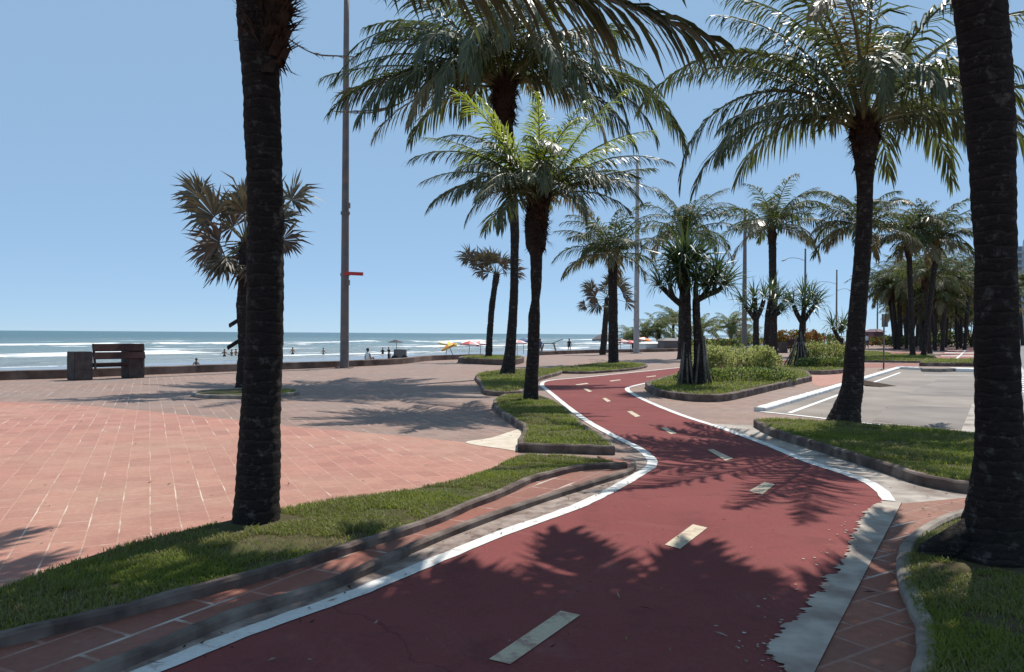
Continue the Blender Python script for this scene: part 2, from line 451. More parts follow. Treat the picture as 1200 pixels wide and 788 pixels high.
def ribbon(name, line, width, z, mat, parent=None, jitter=0.0):
    mb = MB(); prev = None; n = len(line)
    for k, p in enumerate(line):
        t = (line[min(n-1, k+1)] - line[max(0, k-1)]); t.z = 0; t.normalize()
        s = Vector((-t.y, t.x, 0))
        wd = width(k/(n-1)) if callable(width) else width
        a = p + s*wd*(0.5 + jitter*noise.noise(p*6)); b_ = p - s*wd*(0.5 + jitter*noise.noise(p*6+Vector((9, 0, 0))))
        cur = (mb.vert((a.x, a.y, z)), mb.vert((b_.x, b_.y, z)))
        if prev: mb.face((prev[1], cur[1], cur[0], prev[0]))
        prev = cur
    o = mb.build(name, mat, parent)
    if parent is None: struct(o)
    return o


def sweep_kerb(name, line, width, z0, z1, mat, closed=False, parent=None, wear=0.012, lenseg=0.15):
    """a kerb of rounded section along a line, worn along its edges"""
    # resample
    pts = [Vector((p.x, p.y, 0)) for p in line]
    if closed: pts.append(pts[0].copy())
    res = [pts[0]]
    for a, b_ in zip(pts, pts[1:]):
        L = (b_-a).length; k = max(1, int(L/lenseg))
        for i in range(1, k+1): res.append(a.lerp(b_, i/k))
    if closed: res.pop()
    n = len(res); mb = MB(); rings = []
    c = min(0.02, width*0.2)
    prof = [(-0.5*width, z0), (-0.5*width, z1-c), (-0.5*width+c, z1), (0.5*width-c, z1), (0.5*width, z1-c), (0.5*width, z0)]
    for k, p in enumerate(res):
        if closed: t = res[(k+1) % n]-res[k-1]
        else: t = res[min(n-1, k+1)]-res[max(0, k-1)]
        t.normalize(); s = Vector((-t.y, t.x, 0))
        ring = []
        for (o, z) in prof:
            q = p + s*o
            d = noise.noise(q*5)*wear + noise.noise(q*17)*wear*0.5
            ring.append(mb.vert((q.x + s.x*d, q.y + s.y*d, z + (d*0.8 if z > z0 else 0))))
        rings.append(ring)
    for k in range(n if closed else n-1):
        a, b_ = rings[k], rings[(k+1) % n]
        for j in range(5): mb.face((a[j], b_[j], b_[j+1], a[j+1]))
    if not closed:
        mb.face(rings[0]); mb.face(rings[-1][::-1])
    o = mb.build(name, mat, parent)
    return struct(o) if parent is None else o


# sea wall line (base towards the promenade)
WALL_L = [(-420, 462), (-200, 454), (0, 446), (80, 443.5), (172, 439.6), (275, 435.5), (330, 433.5), (403, 430.5), (470, 427), (505, 423), (566, 420.5)]
WALL_R = [(637, 416.5), (700, 414), (780, 412.5), (880, 409.5), (960, 406), (1020, 402.5), (1060, 400)]
wl = px_line(WALL_L); wr = px_line(WALL_R)
far = wr[-1] + (wr[-1]-wr[-3]).normalized()*600
edge = wl + wr + [far]
ground_pts = [Vector((-70, edge[0].y - 30, 0))] + edge + [Vector((1200, far.y+300, 0)), Vector((1200, -60, 0)), Vector((-70, -60, 0))]
sheet('plaza_ground', ground_pts, 0.0, M['plaza'])
far2 = Vector((4000, 7600, 0))
# the beach falls from the wall to the water's edge; shore runs along s, n points to the sea
S_ = Vector((math.sin(R(28)), math.cos(R(28)), 0)); N_ = Vector((-S_.y, S_.x, 0)); O_ = Vector((-43, 67, 0))
mb = MB(); rows = []
us = [-400, -200, -100, -50, 0, 50, 100, 200, 400, 800, 1600, 4000, 9000]
for v, z in ((-700, -0.75), (-90, -0.75), (-62, -0.95), (-45, -1.15)):
    rows.append([mb.vert(O_ + S_*u + N_*v + UP*z) for u in us])
for a, b_ in zip(rows, rows[1:]):
    for k in range(len(us)-1): mb.face((a[k], a[k+1], b_[k+1], b_[k]))
struct(mb.build('beach_sand', M['sand']))
mb = MB(); rows = []
for v, z in ((-45, -1.15), (-14, -1.45), (8, -1.72)):
    rows.append([mb.vert(O_ + S_*u + N_*v + UP*z) for u in us])
for a, b_ in zip(rows, rows[1:]):
    for k in range(len(us)-1): mb.face((a[k], a[k+1], b_[k+1], b_[k]))
struct(mb.build('wet_sand', M['wetsand']))

# sea
m, nt, b = new_mat('sea water')
tc = nt.nodes.new('ShaderNodeTexCoord')
sx = nt.nodes.new('ShaderNodeSeparateXYZ'); nt.links.new(tc.outputs['Object'], sx.inputs[0])
mp = nt.nodes.new('ShaderNodeMapping'); mp.inputs['Scale'].default_value = (0.35, 1, 1); nt.links.new(tc.outputs['Object'], mp.inputs[0])
big = tex_noise(nt, 0.045, 3, 0.5, mp.outputs[0])
v = mth(nt, 'ADD', sx.outputs['Y'], mth(nt, 'MULTIPLY', mth(nt, 'SUBTRACT', big, 0.5), 46))
fine = tex_noise(nt, 0.5, 7, 0.75, mp.outputs[0])
gap = tex_noise(nt, 0.03, 3, 0.5, tc.outputs['Object'])
foam = None
for v0, w0, keep in ((3, 4.0, 0.40), (16, 2.4, 0.46), (31, 7.5, 0.36), (44, 2.0, 0.5), (52, 3.0, 0.49), (74, 4.0, 0.47), (100, 9.0, 0.38), (140, 5, 0.52), (200, 6, 0.56)):
    d = mth(nt, 'ABSOLUTE', mth(nt, 'SUBTRACT', v, v0))
    d = mth(nt, 'SUBTRACT', 1.0, mth(nt, 'DIVIDE', d, w0))
    g = mth(nt, 'MULTIPLY', mth(nt, 'SUBTRACT', gap, keep), 7.0)
    d = mth(nt, 'MINIMUM', d, g)
    foam = d if foam is None else mth(nt, 'MAXIMUM', foam, d)
foam = mth(nt, 'ADD', foam, mth(nt, 'MULTIPLY', mth(nt, 'SUBTRACT', fine, 0.5), 3.4))
caps = tex_noise(nt, 0.09, 6, 0.72, mp.outputs[0])
fc = ramp(nt, foam, [(0.15, (0, 0, 0)), (0.55, (1, 1, 1))])
fc = mth(nt, 'MAXIMUM', fc, ramp(nt, caps, [(0.69, (0, 0, 0)), (0.72, (0.85, 0.85, 0.85))]))
depth = ramp(nt, mth(nt, 'DIVIDE', sx.outputs['Y'], 320.0), [(0.0, (0.17, 0.205, 0.20)), (0.25, (0.10, 0.17, 0.18)), (1.0, (0.050, 0.11, 0.125))])
col = mixc(nt, fc, depth, (0.80, 0.82, 0.82))
nt.links.new(col, b.inputs['Base Color'])
nt.links.new(mth(nt, 'ADD', 0.32, mth(nt, 'MULTIPLY', fc, 0.5)), b.inputs['Roughness'])
b.inputs['Specular IOR Level'].default_value = 0.35
chop = tex_noise(nt, 0.6, 6, 0.65, mp.outputs[0])
bump(nt, b, mth(nt, 'ADD', chop, mth(nt, 'MULTIPLY', fc, 0.5)), 1.0, 0.9)
M['sea'] = m
mb = MB(); rows = []
vs = [-6+2*i for i in range(70)] + [140+8*i for i in range(25)] + [360, 500, 800, 1500, 3000, 8000, 30000]
usea = [-30000, -8000, -2000, -800] + [-400+12*i for i in range(100)] + [1000, 1600, 3000, 8000, 30000]
for vv in vs:
    r = []
    for u in usea:
        z = 0.0
        for v0, w0, h in ((3, 2.5, 0.12), (31, 4, 0.45), (74, 5, 0.4), (100, 6, 0.6), (140, 8, 0.4), (200, 10, 0.4)):
            vq = vv + 5*noise.noise(Vector((u*0.02, v0, 0)))
            z += h*math.exp(-((vq-v0)/w0)**2)*(0.6+0.8*noise.noise(Vector((u*0.03, v0*3, 1))))
        z += 0.08*noise.noise(Vector((u*0.1, vv*0.15, 0)))
        r.append(mb.vert((u, vv, z)))
    rows.append(r)
for a, b_ in zip(rows, rows[1:]):
    for k in range(len(usea)-1): mb.face((a[k], a[k+1], b_[k+1], b_[k]))
sea = struct(mb.build('sea', M['sea'], smooth=True))
sea.location = O_ + UP*(-1.6)
sea.rotation_euler = (0, 0, math.atan2(S_.y, S_.x))

# --- paving
sheet('red_paving', px_line([(-700, 470), (-300, 466), (0, 471.5), (80, 474.5), (160, 481), (260, 491), (330, 499), (400, 505), (500, 514), (560, 521), (606, 528)], 0, 4)
      + px_line([(612, 540), (560, 556), (498, 572), (400, 587), (326, 600), (270, 613), (219, 625), (164, 638), (117, 652), (59, 672), (0, 696), (-150, 760), (-700, 1000)], 0, 3), 0.004, M['redpave'])
# a lavender band of darker pavers along the lawn
sheet('sand_patch', px_line([(545, 519.5), (575, 514), (600, 506), (617, 502), (621, 510), (616, 521), (608, 529), (590, 527)], 0, 4, True), 0.009, M['cream'])
sheet('orange_paving', px_line([(950, 445.5), (948, 437), (985, 436.5), (1005, 440), (985, 449), (958, 453)], 0, 2, True), 0.004, M['redpave'])

# --- bike lane
LEFT = [(20, 850), (90, 822), (178, 787), (290, 742), (400, 703), (470, 675), (584, 628), (674, 595.5), (720, 573.5), (750, 556), (763, 547), (763, 538.5), (748, 526), (722, 513), (692, 496.5), (670, 481),
        (655, 469), (643, 459), (635, 451.5), (643, 446.5), (680, 443), (717, 439.3), (760, 435), (800, 431), (860, 426.5), (905, 423.5), (960, 419)]
RIGHT = [(955, 426), (905, 431.5), (850, 436), (800, 442), (768, 447.5), (748, 451.5), (735, 456), (744, 463.5), (768, 475), (804, 489), (843, 501.5), (898, 521.5), (945, 541), (988, 555), (1019, 567), (1035, 579), (1041, 588)]
ll = px_line(LEFT, 0, 8); rl = px_line(RIGHT, 0, 8)
PATCH = [(1034, 589), (1018, 598), (1007, 612), (1003, 622), (997, 632), (994, 645), (991, 655), (981, 668), (970, 680), (966, 690), (953, 699), (946, 708), (943, 720), (925, 733), (908, 747), (897, 760), (899, 766), (914, 772), (919, 782), (915, 800), (908, 830), (890, 870)]
EDGE = [(1057, 590), (1046, 612), (1023, 656), (1000, 701), (977, 746), (956, 788), (930, 842), (915, 875)]
lane = sheet('bike_lane', ll + rl + [G(x, y) for x, y in EDGE], 0.005, M['lane'])
ribbon('edge_line', ll, 0.118, 0.010, M['white'], lane, 0.10)
ribbon('edge_line', rl, 0.12, 0.0105, M['white'], lane, 0.10)
DASH = [[(573, 775), (598, 781), (680, 723), (657, 718)], [(779, 640), (797, 645), (829, 620), (812, 616)], [(877, 577), (893, 581), (908, 569), (896, 566)],
        [(829, 528), (836, 527.5), (859, 538.5), (850, 541)], [(774, 502), (781, 502), (793, 508.5), (786, 509.5)], [(735, 483), (740.5, 482.5), (750.5, 488.5), (744.5, 489.5)],
        [(706, 467.5), (710, 467), (716, 470.8), (711.5, 471.8)], [(683.5, 456.3), (687, 455.8), (694, 459.2), (690, 460)], [(674, 451.2), (688, 449.3), (690, 450.3), (677, 452)], [(714, 446.8), (726, 445.2), (728, 446), (716, 447.6)]]
DASH += [[(757, 442), (768, 440.6), (769, 441.4), (758, 442.7)]]
for q in DASH:
    sheet('centre_dash', [G(x, y) for x, y in q], 0.010, M['yellow'], lane)
rr = random.Random(5)
pe = [G(x, y) for x, y in PATCH]
rag = []
for a, b_ in zip(pe, pe[1:]):
    for k in range(12):
        p = a.lerp(b_, k/12); q = Vector((p.x*5, p.y*5, 3)); rag.append(p + Vector((noise.noise(q*2.3)*.05 + noise.noise(q*6.3)*.035 + rr.uniform(-.016, .016), noise.noise(q*2 + Vector((9, 0, 0)))*.03 + noise.noise(q*6.1 + Vector((5, 0, 0)))*.02, 0)))
sheet('cement_patch', rag + [pe[-1]] + [G(x, y) for x, y in EDGE[::-1]], 0.014, M['patch'])
mb = MB()                                   # chips broken off the ragged edge
for k in range(60):
    p = rr.choice(pe[:-3]).lerp(rr.choice(pe[:-3]), 0) + Vector((-abs(rr.gauss(0.0, .07)) - .02, rr.uniform(-.25, .25), 0))
    r_ = rr.uniform(.003, .014); a0 = rr.uniform(0, 6)
    mb.poly([Vector((p.x + math.cos(a0+i*1.05)*r_*rr.uniform(.5, 1.2), p.y + math.sin(a0+i*1.05)*r_*rr.uniform(.5, 1.3), .0125)) for i in range(6)])
struct(mb.build('cement_chips', M['patch']))

# gutter beside the left line and the raised brick strip
K_IN = [(733, 543.5), (724, 544), (700, 544.5), (674, 547), (645, 554), (619, 561), (584, 577), (549, 590), (517, 604), (478, 618), (439, 630), (400, 642), (352, 656), (274, 678), (195, 698), (137, 714), (78, 727), (0, 745), (-150, 782), (-420, 850)]
kin = px_line(K_IN, 0.10, 5)
STRIP_OUT = [(742, 540), (738, 549), (713, 557.5), (635, 581.5), (556, 608.5), (478, 639.5), (400, 674.5), (352, 691), (274, 715), (188, 750), (94, 787), (0, 822), (-150, 880)]
so = px_line(STRIP_OUT, 0.06, 5)
slab('brick_strip', [G(700, 534, 0.06)] + so + [G(-420, 850, 0.06)] + [p for p in kin[::-1]], -0.02, 0.055, M['strip'])
sweep_kerb('step_edge', so, 0.07, -0.02, 0.062, M['kerb'])
gl = [p + Vector((0.02, 0.02, 0)) for p in ll[:11*8]]
sheet('gutter', gl + [G(750, 531), G(728, 536)] + so, 0.0085, M['gutter'])
# worn concrete between the right line and the lawn
K_R = [(886, 500), (900, 508.5), (920, 516.5), (955, 527.5), (988, 538), (1034, 553), (1081, 568.5), (1132, 578), (1200, 583), (1330, 595)]
kr = px_line(K_R, 0, 5)
seg = [p for p in rl if G(800, 480).y > p.y]
sheet('concrete_apron', [G(835, 497), G(884, 499)] + kr[:] + [G(1330, 605), G(1140, 584), G(1057, 591)] + rl[::-1][:6*8+2], 0.004, M['concrete'])
STR_R = [(1057, 591), (1134, 584), (1200, 589), (1330, 600)]
LAWN_R = [(1330, 610), (1200, 593), (1160, 598), (1132, 606), (1110, 613), (1089, 624), (1073, 636), (1063, 650), (1059, 675), (1067, 703), (1081, 734), (1087, 761), (1083, 790), (1070, 850)]
lr = px_line(LAWN_R, 0, 5)
sheet('brick_path', [G(x, y) for x, y in STR_R] + lr + [G(1065, 875)] + [G(x, y) for x, y in EDGE[::-1][:-1]], 0.006, M['stripr'])

# --- lawns (soil slab under the grass) and kerbs
LAWNS = []   # (polygon, z, density, blade height)


def lawn(pts, z1, dens, bh, kerb=None, kh=0.12, kw=0.10, kmat='kerb', closed=False):
    slab('lawn', pts, -0.02, z1, M['soil'])
    LAWNS.append((pts, z1, dens, bh))
    if kerb: sweep_kerb('kerb', kerb, kw, -0.02, kh, M[kmat], closed)


OUT_L = [(-420, 850), (-150, 745), (0, 690), (59, 667), (117, 647.5), (164, 634), (219, 620.5), (270, 609), (326, 597), (400, 584), (450, 578), (498, 570), (540, 561), (572, 550), (603, 536), (620, 533), (642, 533), (689, 537), (717, 541)]
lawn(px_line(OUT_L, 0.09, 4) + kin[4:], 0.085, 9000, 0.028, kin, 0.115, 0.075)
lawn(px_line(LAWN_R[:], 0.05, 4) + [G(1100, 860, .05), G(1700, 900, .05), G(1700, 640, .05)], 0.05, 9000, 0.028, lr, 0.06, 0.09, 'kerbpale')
BACK_R = [(1330, 528), (1200, 513.5), (1140, 508), (1080, 502), (1034, 499), (968, 494.5), (910, 491.5), (892, 493)]
lawn([p + Vector((0, 0.05, 0)) for p in kr] + px_line(BACK_R, 0.10, 4), 0.10, 4500, 0.038, kr, 0.12, 0.09)
I2 = [(610, 530), (660, 531), (717, 533), (712, 525), (700, 517), (682, 506), (670, 493), (660, 483), (648, 476), (637, 471), (622, 467.5), (607, 466.5), (592, 468), (581, 474), (580, 479), (589, 489), (607, 500), (616, 506), (617, 513), (611, 523)]
i2 = [G(x, y) for x, y in I2]
lawn(i2, 0.09, 2600, 0.045, i2, 0.115, 0.09, 'kerb', True)
I3 = px_line([(559, 445), (565, 453), (569, 462), (585, 464.5), (603, 464), (618, 460), (624, 453), (632, 446), (657, 438.5), (640, 436), (611, 436), (575, 439), (562, 442)], 0, 3, True)
lawn(I3, 0.09, 550, 0.08, I3, 0.12, 0.12, 'kerb', True)
I4 = px_line([(640, 436), (680, 431), (710, 427.5), (735, 427.5), (757, 430), (742, 434), (715, 436.5), (680, 438.5)], 0, 3, True)
lawn(I4, 0.08, 300, 0.09, I4, 0.10, 0.14, 'kerb', True)
I5 = px_line([(539, 425.5), (570, 427.5), (600, 428), (612, 424), (590, 421.5), (555, 422)], 0, 3, True)
lawn(I5, 0.22, 250, 0.09, I5, 0.28, 0.2, 'wallc', True)
ISL = px_line([(759, 454.5), (768, 463), (795, 468.5), (822, 471), (850, 470), (880, 463.5), (915, 455), (949, 447)], 0, 3) + px_line([(945, 440), (915, 434.5), (880, 432), (830, 438), (785, 446)], 0, 3)
lawn(ISL, 0.12, 480, 0.08, ISL, 0.17, 0.14, 'kerb', True)
HIS = px_line([(917, 434), (930, 437.5), (960, 439.5), (990, 437), (1003, 431), (985, 427), (930, 427)], 0, 3, True)
lawn(HIS, 0.12, 260, 0.09, HIS, 0.17, 0.16, 'kerb', True)
I6 = px_line([(1000, 424), (1040, 425), (1085, 425), (1094, 419), (1060, 416.5), (1005, 420)], 0, 3, True)
lawn(I6, 0.08, 120, 0.10, I6, 0.12, 0.18, 'kerb', True)
I7 = [G(1079, 429.5), G(1150, 430), G(1152, 424.5), G(1086, 424)]
lawn(I7, 0.16, 150, 0.10, I7, 0.19, 0.16, 'kerb', True)
I8 = px_line([(985, 417), (1010, 418.5), (1045, 417), (1030, 413.5), (1000, 413)], 0, 3, True)
lawn(I8, 0.08, 60, 0.12, I8, 0.12, 0.18, 'kerb', True)
cc = G(289, 463)
RING = [cc + Vector((math.cos(a)*1.17, math.sin(a)*1.17, 0)) for a in [2*math.pi*k/40 for k in range(40)]]
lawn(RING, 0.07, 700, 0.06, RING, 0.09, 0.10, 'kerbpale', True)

# grass blades: one stuff object
rg = random.Random(11)


def inside(p, poly):
    c = False; n = len(poly); j = n-1
    for i in range(n):
        a, b_ = poly[i], poly[j]
        if (a[1] > p[1]) != (b_[1] > p[1]) and p[0] < (b_[0]-a[0])*(p[1]-a[1])/(b_[1]-a[1])+a[0]: c = not c
        j = i
    return c


FEET = [(G(299, 624).x, G(299, 624).y, .30), (G(1160, 662).x, G(1160, 662).y, .42), (G(989, 497).x, G(989, 497).y, .45), (G(622, 473).x, G(622, 473).y, .45), (G(594, 442).x, G(594, 442).y, .6)]
mb = MB()
for poly, z, dens, bh in LAWNS:
    xs = [p[0] for p in poly]; ys = [p[1] for p in poly]
    x0, x1, y0, y1 = max(min(xs), -6), min(max(xs), 60), max(min(ys), 2.2), max(ys)
    x1 = min(x1, 0.75*y1+1) if y1 < 12 else x1
    for k in range(int((x1-x0)*(y1-y0)*dens)):
        x, y = rg.uniform(x0, x1), rg.uniform(y0, y1)
        if abs(x) > 0.72*y + 0.4 or not inside((x, y), poly): continue
        p = Vector((x, y, z))
        cl = noise.noise(p*2.2)
        if any((x-tx)**2 + (y-ty)**2 < (tr*(1+0.7*noise.noise(p*6)))**2 for tx, ty, tr in FEET): continue
        if noise.noise(p*1.6+Vector((4, 4, 0))) + 0.5*noise.noise(p*5) < -0.34 and rg.random() < 0.88: continue
        h = bh*rg.uniform(0.5, 1.25)*(1+0.5*cl)
        a = rg.uniform(0, 6.283); ln = rg.uniform(0.2, 1.4)*h
        wd = bh*rg.uniform(0.07, 0.13)
        d = Vector((math.cos(a), math.sin(a), 0)); s = Vector((-d.y, d.x, 0))*wd
        top = p + d*ln + UP*h
        mid = p + d*ln*0.35 + UP*h*0.6
        mt = 1 if rg.random() < 0.33 + 0.9*noise.noise(p*1.4 + Vector((0, 7, 0))) else 0
        i = [mb.vert(p-s), mb.vert(p+s), mb.vert(mid+s*.8), mb.vert(mid-s*.8), mb.vert(top)]
        mb.face((i[0], i[1], i[2], i[3]), mt); mb.face((i[3], i[2], i[4]), mt)
tag(mb.build('grass', [M['grass1'], M['grass2']]), 'short coarse grass growing on the kerbed lawn beds', 'grass', kind='stuff')

# fallen scraps of leaf and grit on the paving
mb = MB(); rl_ = random.Random(31)
for k in range(520):
    y = 3.2 + 22*rl_.random()**2; x = rl_.uniform(-.66, .66)*y
    if rl_.random() < .5:      # most of it gathers along the gutter
        q = rl_.choice(ll[:70]) if rl_.random() < .6 else rl_.choice(kr + lr)
        x, y = q.x + rl_.gauss(-.12, .16), q.y + rl_.gauss(.08, .2)
    z = .016; r_ = rl_.uniform(.005, .016)*(1 + y*.03); an = rl_.uniform(0, 6.28)
    d = Vector((math.cos(an), math.sin(an), 0)); s = Vector((-d.y, d.x, 0))
    p = Vector((x, y, z)); L_ = r_*rl_.choice((1, 1, 1.5, 2.5))
    mb.poly([p - d*L_, p + s*r_*.35 + UP*.006, p + d*L_ + UP*rl_.uniform(0, .015), p - s*r_*.35], rl_.choice((0, 0, 1, 2)))
tag(mb.build('leaf_litter', [M['leafdead'], M['boot'], M['grass2']]), 'small dry leaf scraps scattered over the path and paving', 'leaf litter', kind='stuff')

# --- car park, road
CP = [(890, 482.5), (960, 461), (1008, 446), (1053, 432.5)]
cp = [G(x, y) for x, y in CP]
d_pr = Vector((math.sin(R(31.5)), math.cos(R(31.5)), 0)); n_pr = Vector((d_pr.y, -d_pr.x, 0))
r0 = G(1190, 457)                       # the road's near edge
sheet('car_park', cp + [G(1145, 433.5), r0 + d_pr*26, r0 - d_pr*12.3, G(1330, 526), G(1200, 512.5), G(1140, 507), G(1080, 501.5), G(1000, 494)], 0.004, M['carpark'])
M['cpatch'] = m_noise('older asphalt patch', (0.17, 0.15, 0.14), (0.235, 0.205, 0.185), 1.1, 0.9, 0.2, 0.006, 10, 0.2, (0.27, 0.235, 0.21), 0.5)
sheet('asphalt_patch', [G(x, y) for x, y in ((1100, 445), (1150, 445.5), (1150, 466), (1062, 462))], 0.0075, M['cpatch'])
sheet('asphalt_patch', [G(x, y) for x, y in ((1042, 476), (1150, 478), (1150, 506), (1022, 494))], 0.0075, M['cpatch'])
ribbon('car_park_line', px_line([(892, 483), (940, 488), (1000, 495), (1075, 503), (1140, 510)], 0, 3), 0.13, 0.009, M['whitekerb'])
sweep_kerb('white_kerb', px_line([(890, 482.5), (960, 461.5), (1008, 446.5), (1053, 432.5)], 0, 5), 0.22, -0.02, 0.085, M['whitekerb'])
ribbon('gutter_line', px_line([(925, 484.5), (985, 462.5), (1025, 448), (1055, 437)], 0, 5), 0.10, 0.009, M['whitekerb'])
sweep_kerb('white_kerb', [G(1053, 432.5), G(1079, 434)], 0.3, -0.02, 0.12, M['whitekerb'])
for a, b_, mm in ((1080, 1103, 'kerbpale'), (1103, 1115, 'carpark'), (1116, 1152, 'whitekerb')):
    sweep_kerb('white_kerb' if mm == 'whitekerb' else 'kerb', [G(a, 435.5), G(b_, 436)], 1.0, -0.02, 0.15, M[mm])
ribbon('car_park_line', [G(1083, 440), G(1150, 440.5)], 0.12, 0.009, M['whitekerb'])
sheet('road', [r0 - d_pr*12.5, r0 + d_pr*900, r0 + d_pr*900 + n_pr*14, r0 - d_pr*12.5 + n_pr*14], 0.006, M['road'])
for k in range(-8, 26):
    a = r0 + d_pr*(k*1.35)
    sheet('road_marking', [a + n_pr*0.15, a + d_pr*0.7 + n_pr*0.15, a + d_pr*0.7 + n_pr*0.55, a + n_pr*0.55], 0.011, M['whitekerb'])
for k in range(20):
    a = r0 + d_pr*(k*9) + n_pr*6.5
    sheet('road_marking', [a, a + d_pr*4, a + d_pr*4 + n_pr*0.15, a + n_pr*0.15], 0.011, M['whitekerb'])
sheet('verge', [r0 - d_pr*12.5 - n_pr*0.9, r0 + d_pr*90 - n_pr*0.9, r0 + d_pr*90 - n_pr*0.1, r0 - d_pr*12.5 - n_pr*0.1], 0.0085, M['concrete'])
# far parking bays
sheet('parking_bays', [G(1092, 423), G(1150, 423.5), G(1152, 408), G(1112, 408)], 0.004, M['bays'])
for y in (421, 417.5, 414, 411):
    sheet('bay_line', [G(1098+(421-y)*1.2, y), G(1150, y+.4), G(1150, y-.25), G(1099+(421-y)*1.2, y-.65)], 0.009, M['whitekerb'])
sheet('bay_line', [G(1117, 423), G(1120, 423), G(1132, 411), G(1130.5, 411)], 0.0095, M['whitekerb'])
for q in ([(1000, 417.5), (1085, 415.5), (1088, 412), (1000, 413)], [(1040, 411), (1098, 410), (1104, 407), (1045, 407.5)], [(1010, 431), (1050, 431), (1078, 428), (1075, 426), (1005, 426.5)]):
    sheet('red_path', [G(x, y) for x, y in q], 0.004, M['bays'])
# low wedge of dark colour against the white kerb
wp = [G(1009, 452.5), G(1013, 448.5), G(1051, 452.8), G(1030, 454)]
mb = MB()
hs = [0.05, 0.075, 0.008, 0.012]
lo = [mb.vert(p + UP*0.004) for p in wp]; hi = [mb.vert(p + UP*h) for p, h in zip(wp, hs)]
mb.face(hi)
for k in range(4): mb.face((lo[k], lo[(k+1) % 4], hi[(k+1) % 4], hi[k]))
tag(mb.build('dark_wedge', M['boot']), 'low dark wedge lying against the white kerb of the car park', 'ramp')

# sea walls
def wall(pts, label):
    o = sweep_kerb('sea_wall', [p + Vector((-0.13, 0.13, 0)) for p in px_line(pts)], 0.34, -1.2, 0.28, M['wallc'], wear=0.02, lenseg=0.5)
    del o['kind']
    tag(o, label, 'wall')
wall(WALL_L, 'long low dark concrete sea wall running behind the bench and dark pole')
wall(WALL_R, 'low concrete sea wall in front of the beach umbrellas and young palms')

# ------------------------------------------------------------------ palms
def trunk_mesh(pts, rads, step=0.05, n=26, ring=0.045, rough=0.03, seed=0, ringh=0.085):
    """ringed palm trunk through points"""
    P = cr(pts, 8); Q = []
    for i in range(len(rads)-1):
        for k in range(8): Q.append(rads[i] + (rads[i+1]-rads[i])*(k/8))
    Q.append(rads[-1])
    out = []; rr_ = []
    acc = 0.0
    for i in range(len(P)-1):
        L = (P[i+1]-P[i]).length; k = max(1, int(round(L/step)))
        for j in range(k):
            out.append(P[i].lerp(P[i+1], j/k)); rr_.append((Q[i]+(Q[i+1]-Q[i])*j/k, acc + L*j/k))
        acc += L
    out.append(P[-1]); rr_.append((Q[-1], acc))
    mb = MB(); rings = []
    off = Vector((seed*7.3, seed*3.1, 0))
    for p, (r, s) in zip(out, rr_):
        ring_ids = []
        for j in range(n):
            a = 2*math.pi*j/n
            d = Vector((math.cos(a), math.sin(a), 0))
            ss = s + 0.03*noise.noise(Vector((math.cos(a)*1.5, math.sin(a)*1.5, s*2)) + off)
            saw = (ss/ringh) % 1.0
            q = r*(1 + ring*(0.5-saw) + rough*noise.noise(d*3 + Vector((0, 0, s*9)) + off) + rough*1.3*noise.noise(d*1.5 + Vector((0, 0, s*2.2)) + off))
            ring_ids.append(mb.vert(p + d*q))
        rings.append(ring_ids)
    for a, b_ in zip(rings, rings[1:]):
        for j in range(n): mb.face((a[j], a[(j+1) % n], b_[(j+1) % n], b_[j]))
    mb.face(rings[0][::-1]); mb.face(rings[-1])
    return mb


def frond(mb, o, az, e0, e1, L, n, lmax, w, rng, sag=0.5, curl=0.0, m=0, mr=1, N=14, segs=2, r0=0.02, start=0.13, roll=0.0, ragged=0.2):
    """a feather leaf: stalk arching from elevation e0 to e1 with a row of leaflets on both sides"""
    o = Vector(o); pts = [o]; tans = []
    for i in range(N):
        s = (i+0.5)/N
        e = e0 + (e1-e0)*s**1.25; a = az + curl*s*s
        t = Vector((math.cos(a)*math.cos(e), math.sin(a)*math.cos(e), math.sin(e)))
        tans.append(t); pts.append(pts[-1] + t*(L/N))
    mb.tube(pts, [r0*(1-0.85*(i/N)) for i in range(N+1)], 5, mr, False)
    for side in (-1, 1):
        for k in range(n):
            s = start + (1-start)*(k + rng.uniform(-.55, .55)+0.5)/n; s = max(start*.9, s)
            if rng.random() < ragged*0.5: continue
            s = min(0.999, s)
            x = s*N; i = int(x); f = x-i
            p = pts[i].lerp(pts[i+1], f); t = tans[i]
            b_ = t.cross(UP)
            b_ = b_.normalized() if b_.length > 1e-4 else Vector((math.sin(az), -math.cos(az), 0))
            b_ = b_*side
            nn = (b_.cross(t)*side).normalized()
            if nn.z < 0: nn = -nn
            if roll: 
                b_ = (b_*math.cos(roll) + nn*math.sin(roll)*side).normalized()
            al = R(66) - R(46)*s + rng.uniform(-.20, .20)
            prof = min(1, 0.5 + 2.2*(s-start)) * (1 - 0.62*max(0, (s-0.45)/0.55)**1.6)
            l = lmax*prof*rng.uniform(1-ragged*1.5, 1.06)
            d0 = (t*math.cos(al) + b_*math.sin(al) + nn*rng.uniform(-0.02, 0.22)).normalized()
            kk = sag*rng.uniform(0.7, 1.25)
            wv = t - d0*t.dot(d0)
            wv = wv.normalized()*w*0.5*rng.uniform(0.8, 1.15) if wv.length > 1e-3 else nn*w*0.5
            wv = wv + nn*rng.uniform(-.35, .35)*w*0.5
            v0 = (mb.vert(p - wv*0.5), mb.vert(p + wv*0.5))
            q = p; dd = d0
            last = v0
            for sg in range(segs):
                ff = (sg+1)/segs
                dd = (dd + Vector((0, 0, -1))*kk*(0.85 if sg else 0.32)*2/segs).normalized()
                q = q + dd*l/segs
                if sg < segs-1:
                    cur = (mb.vert(q - wv*(1.0 - 0.35*ff)), mb.vert(q + wv*(1.0 - 0.35*ff)))
                    mb.face((last[0], last[1], cur[1], cur[0]), m); last = cur
                else:
                    mb.face((last[0], last[1], mb.vert(q)), m)


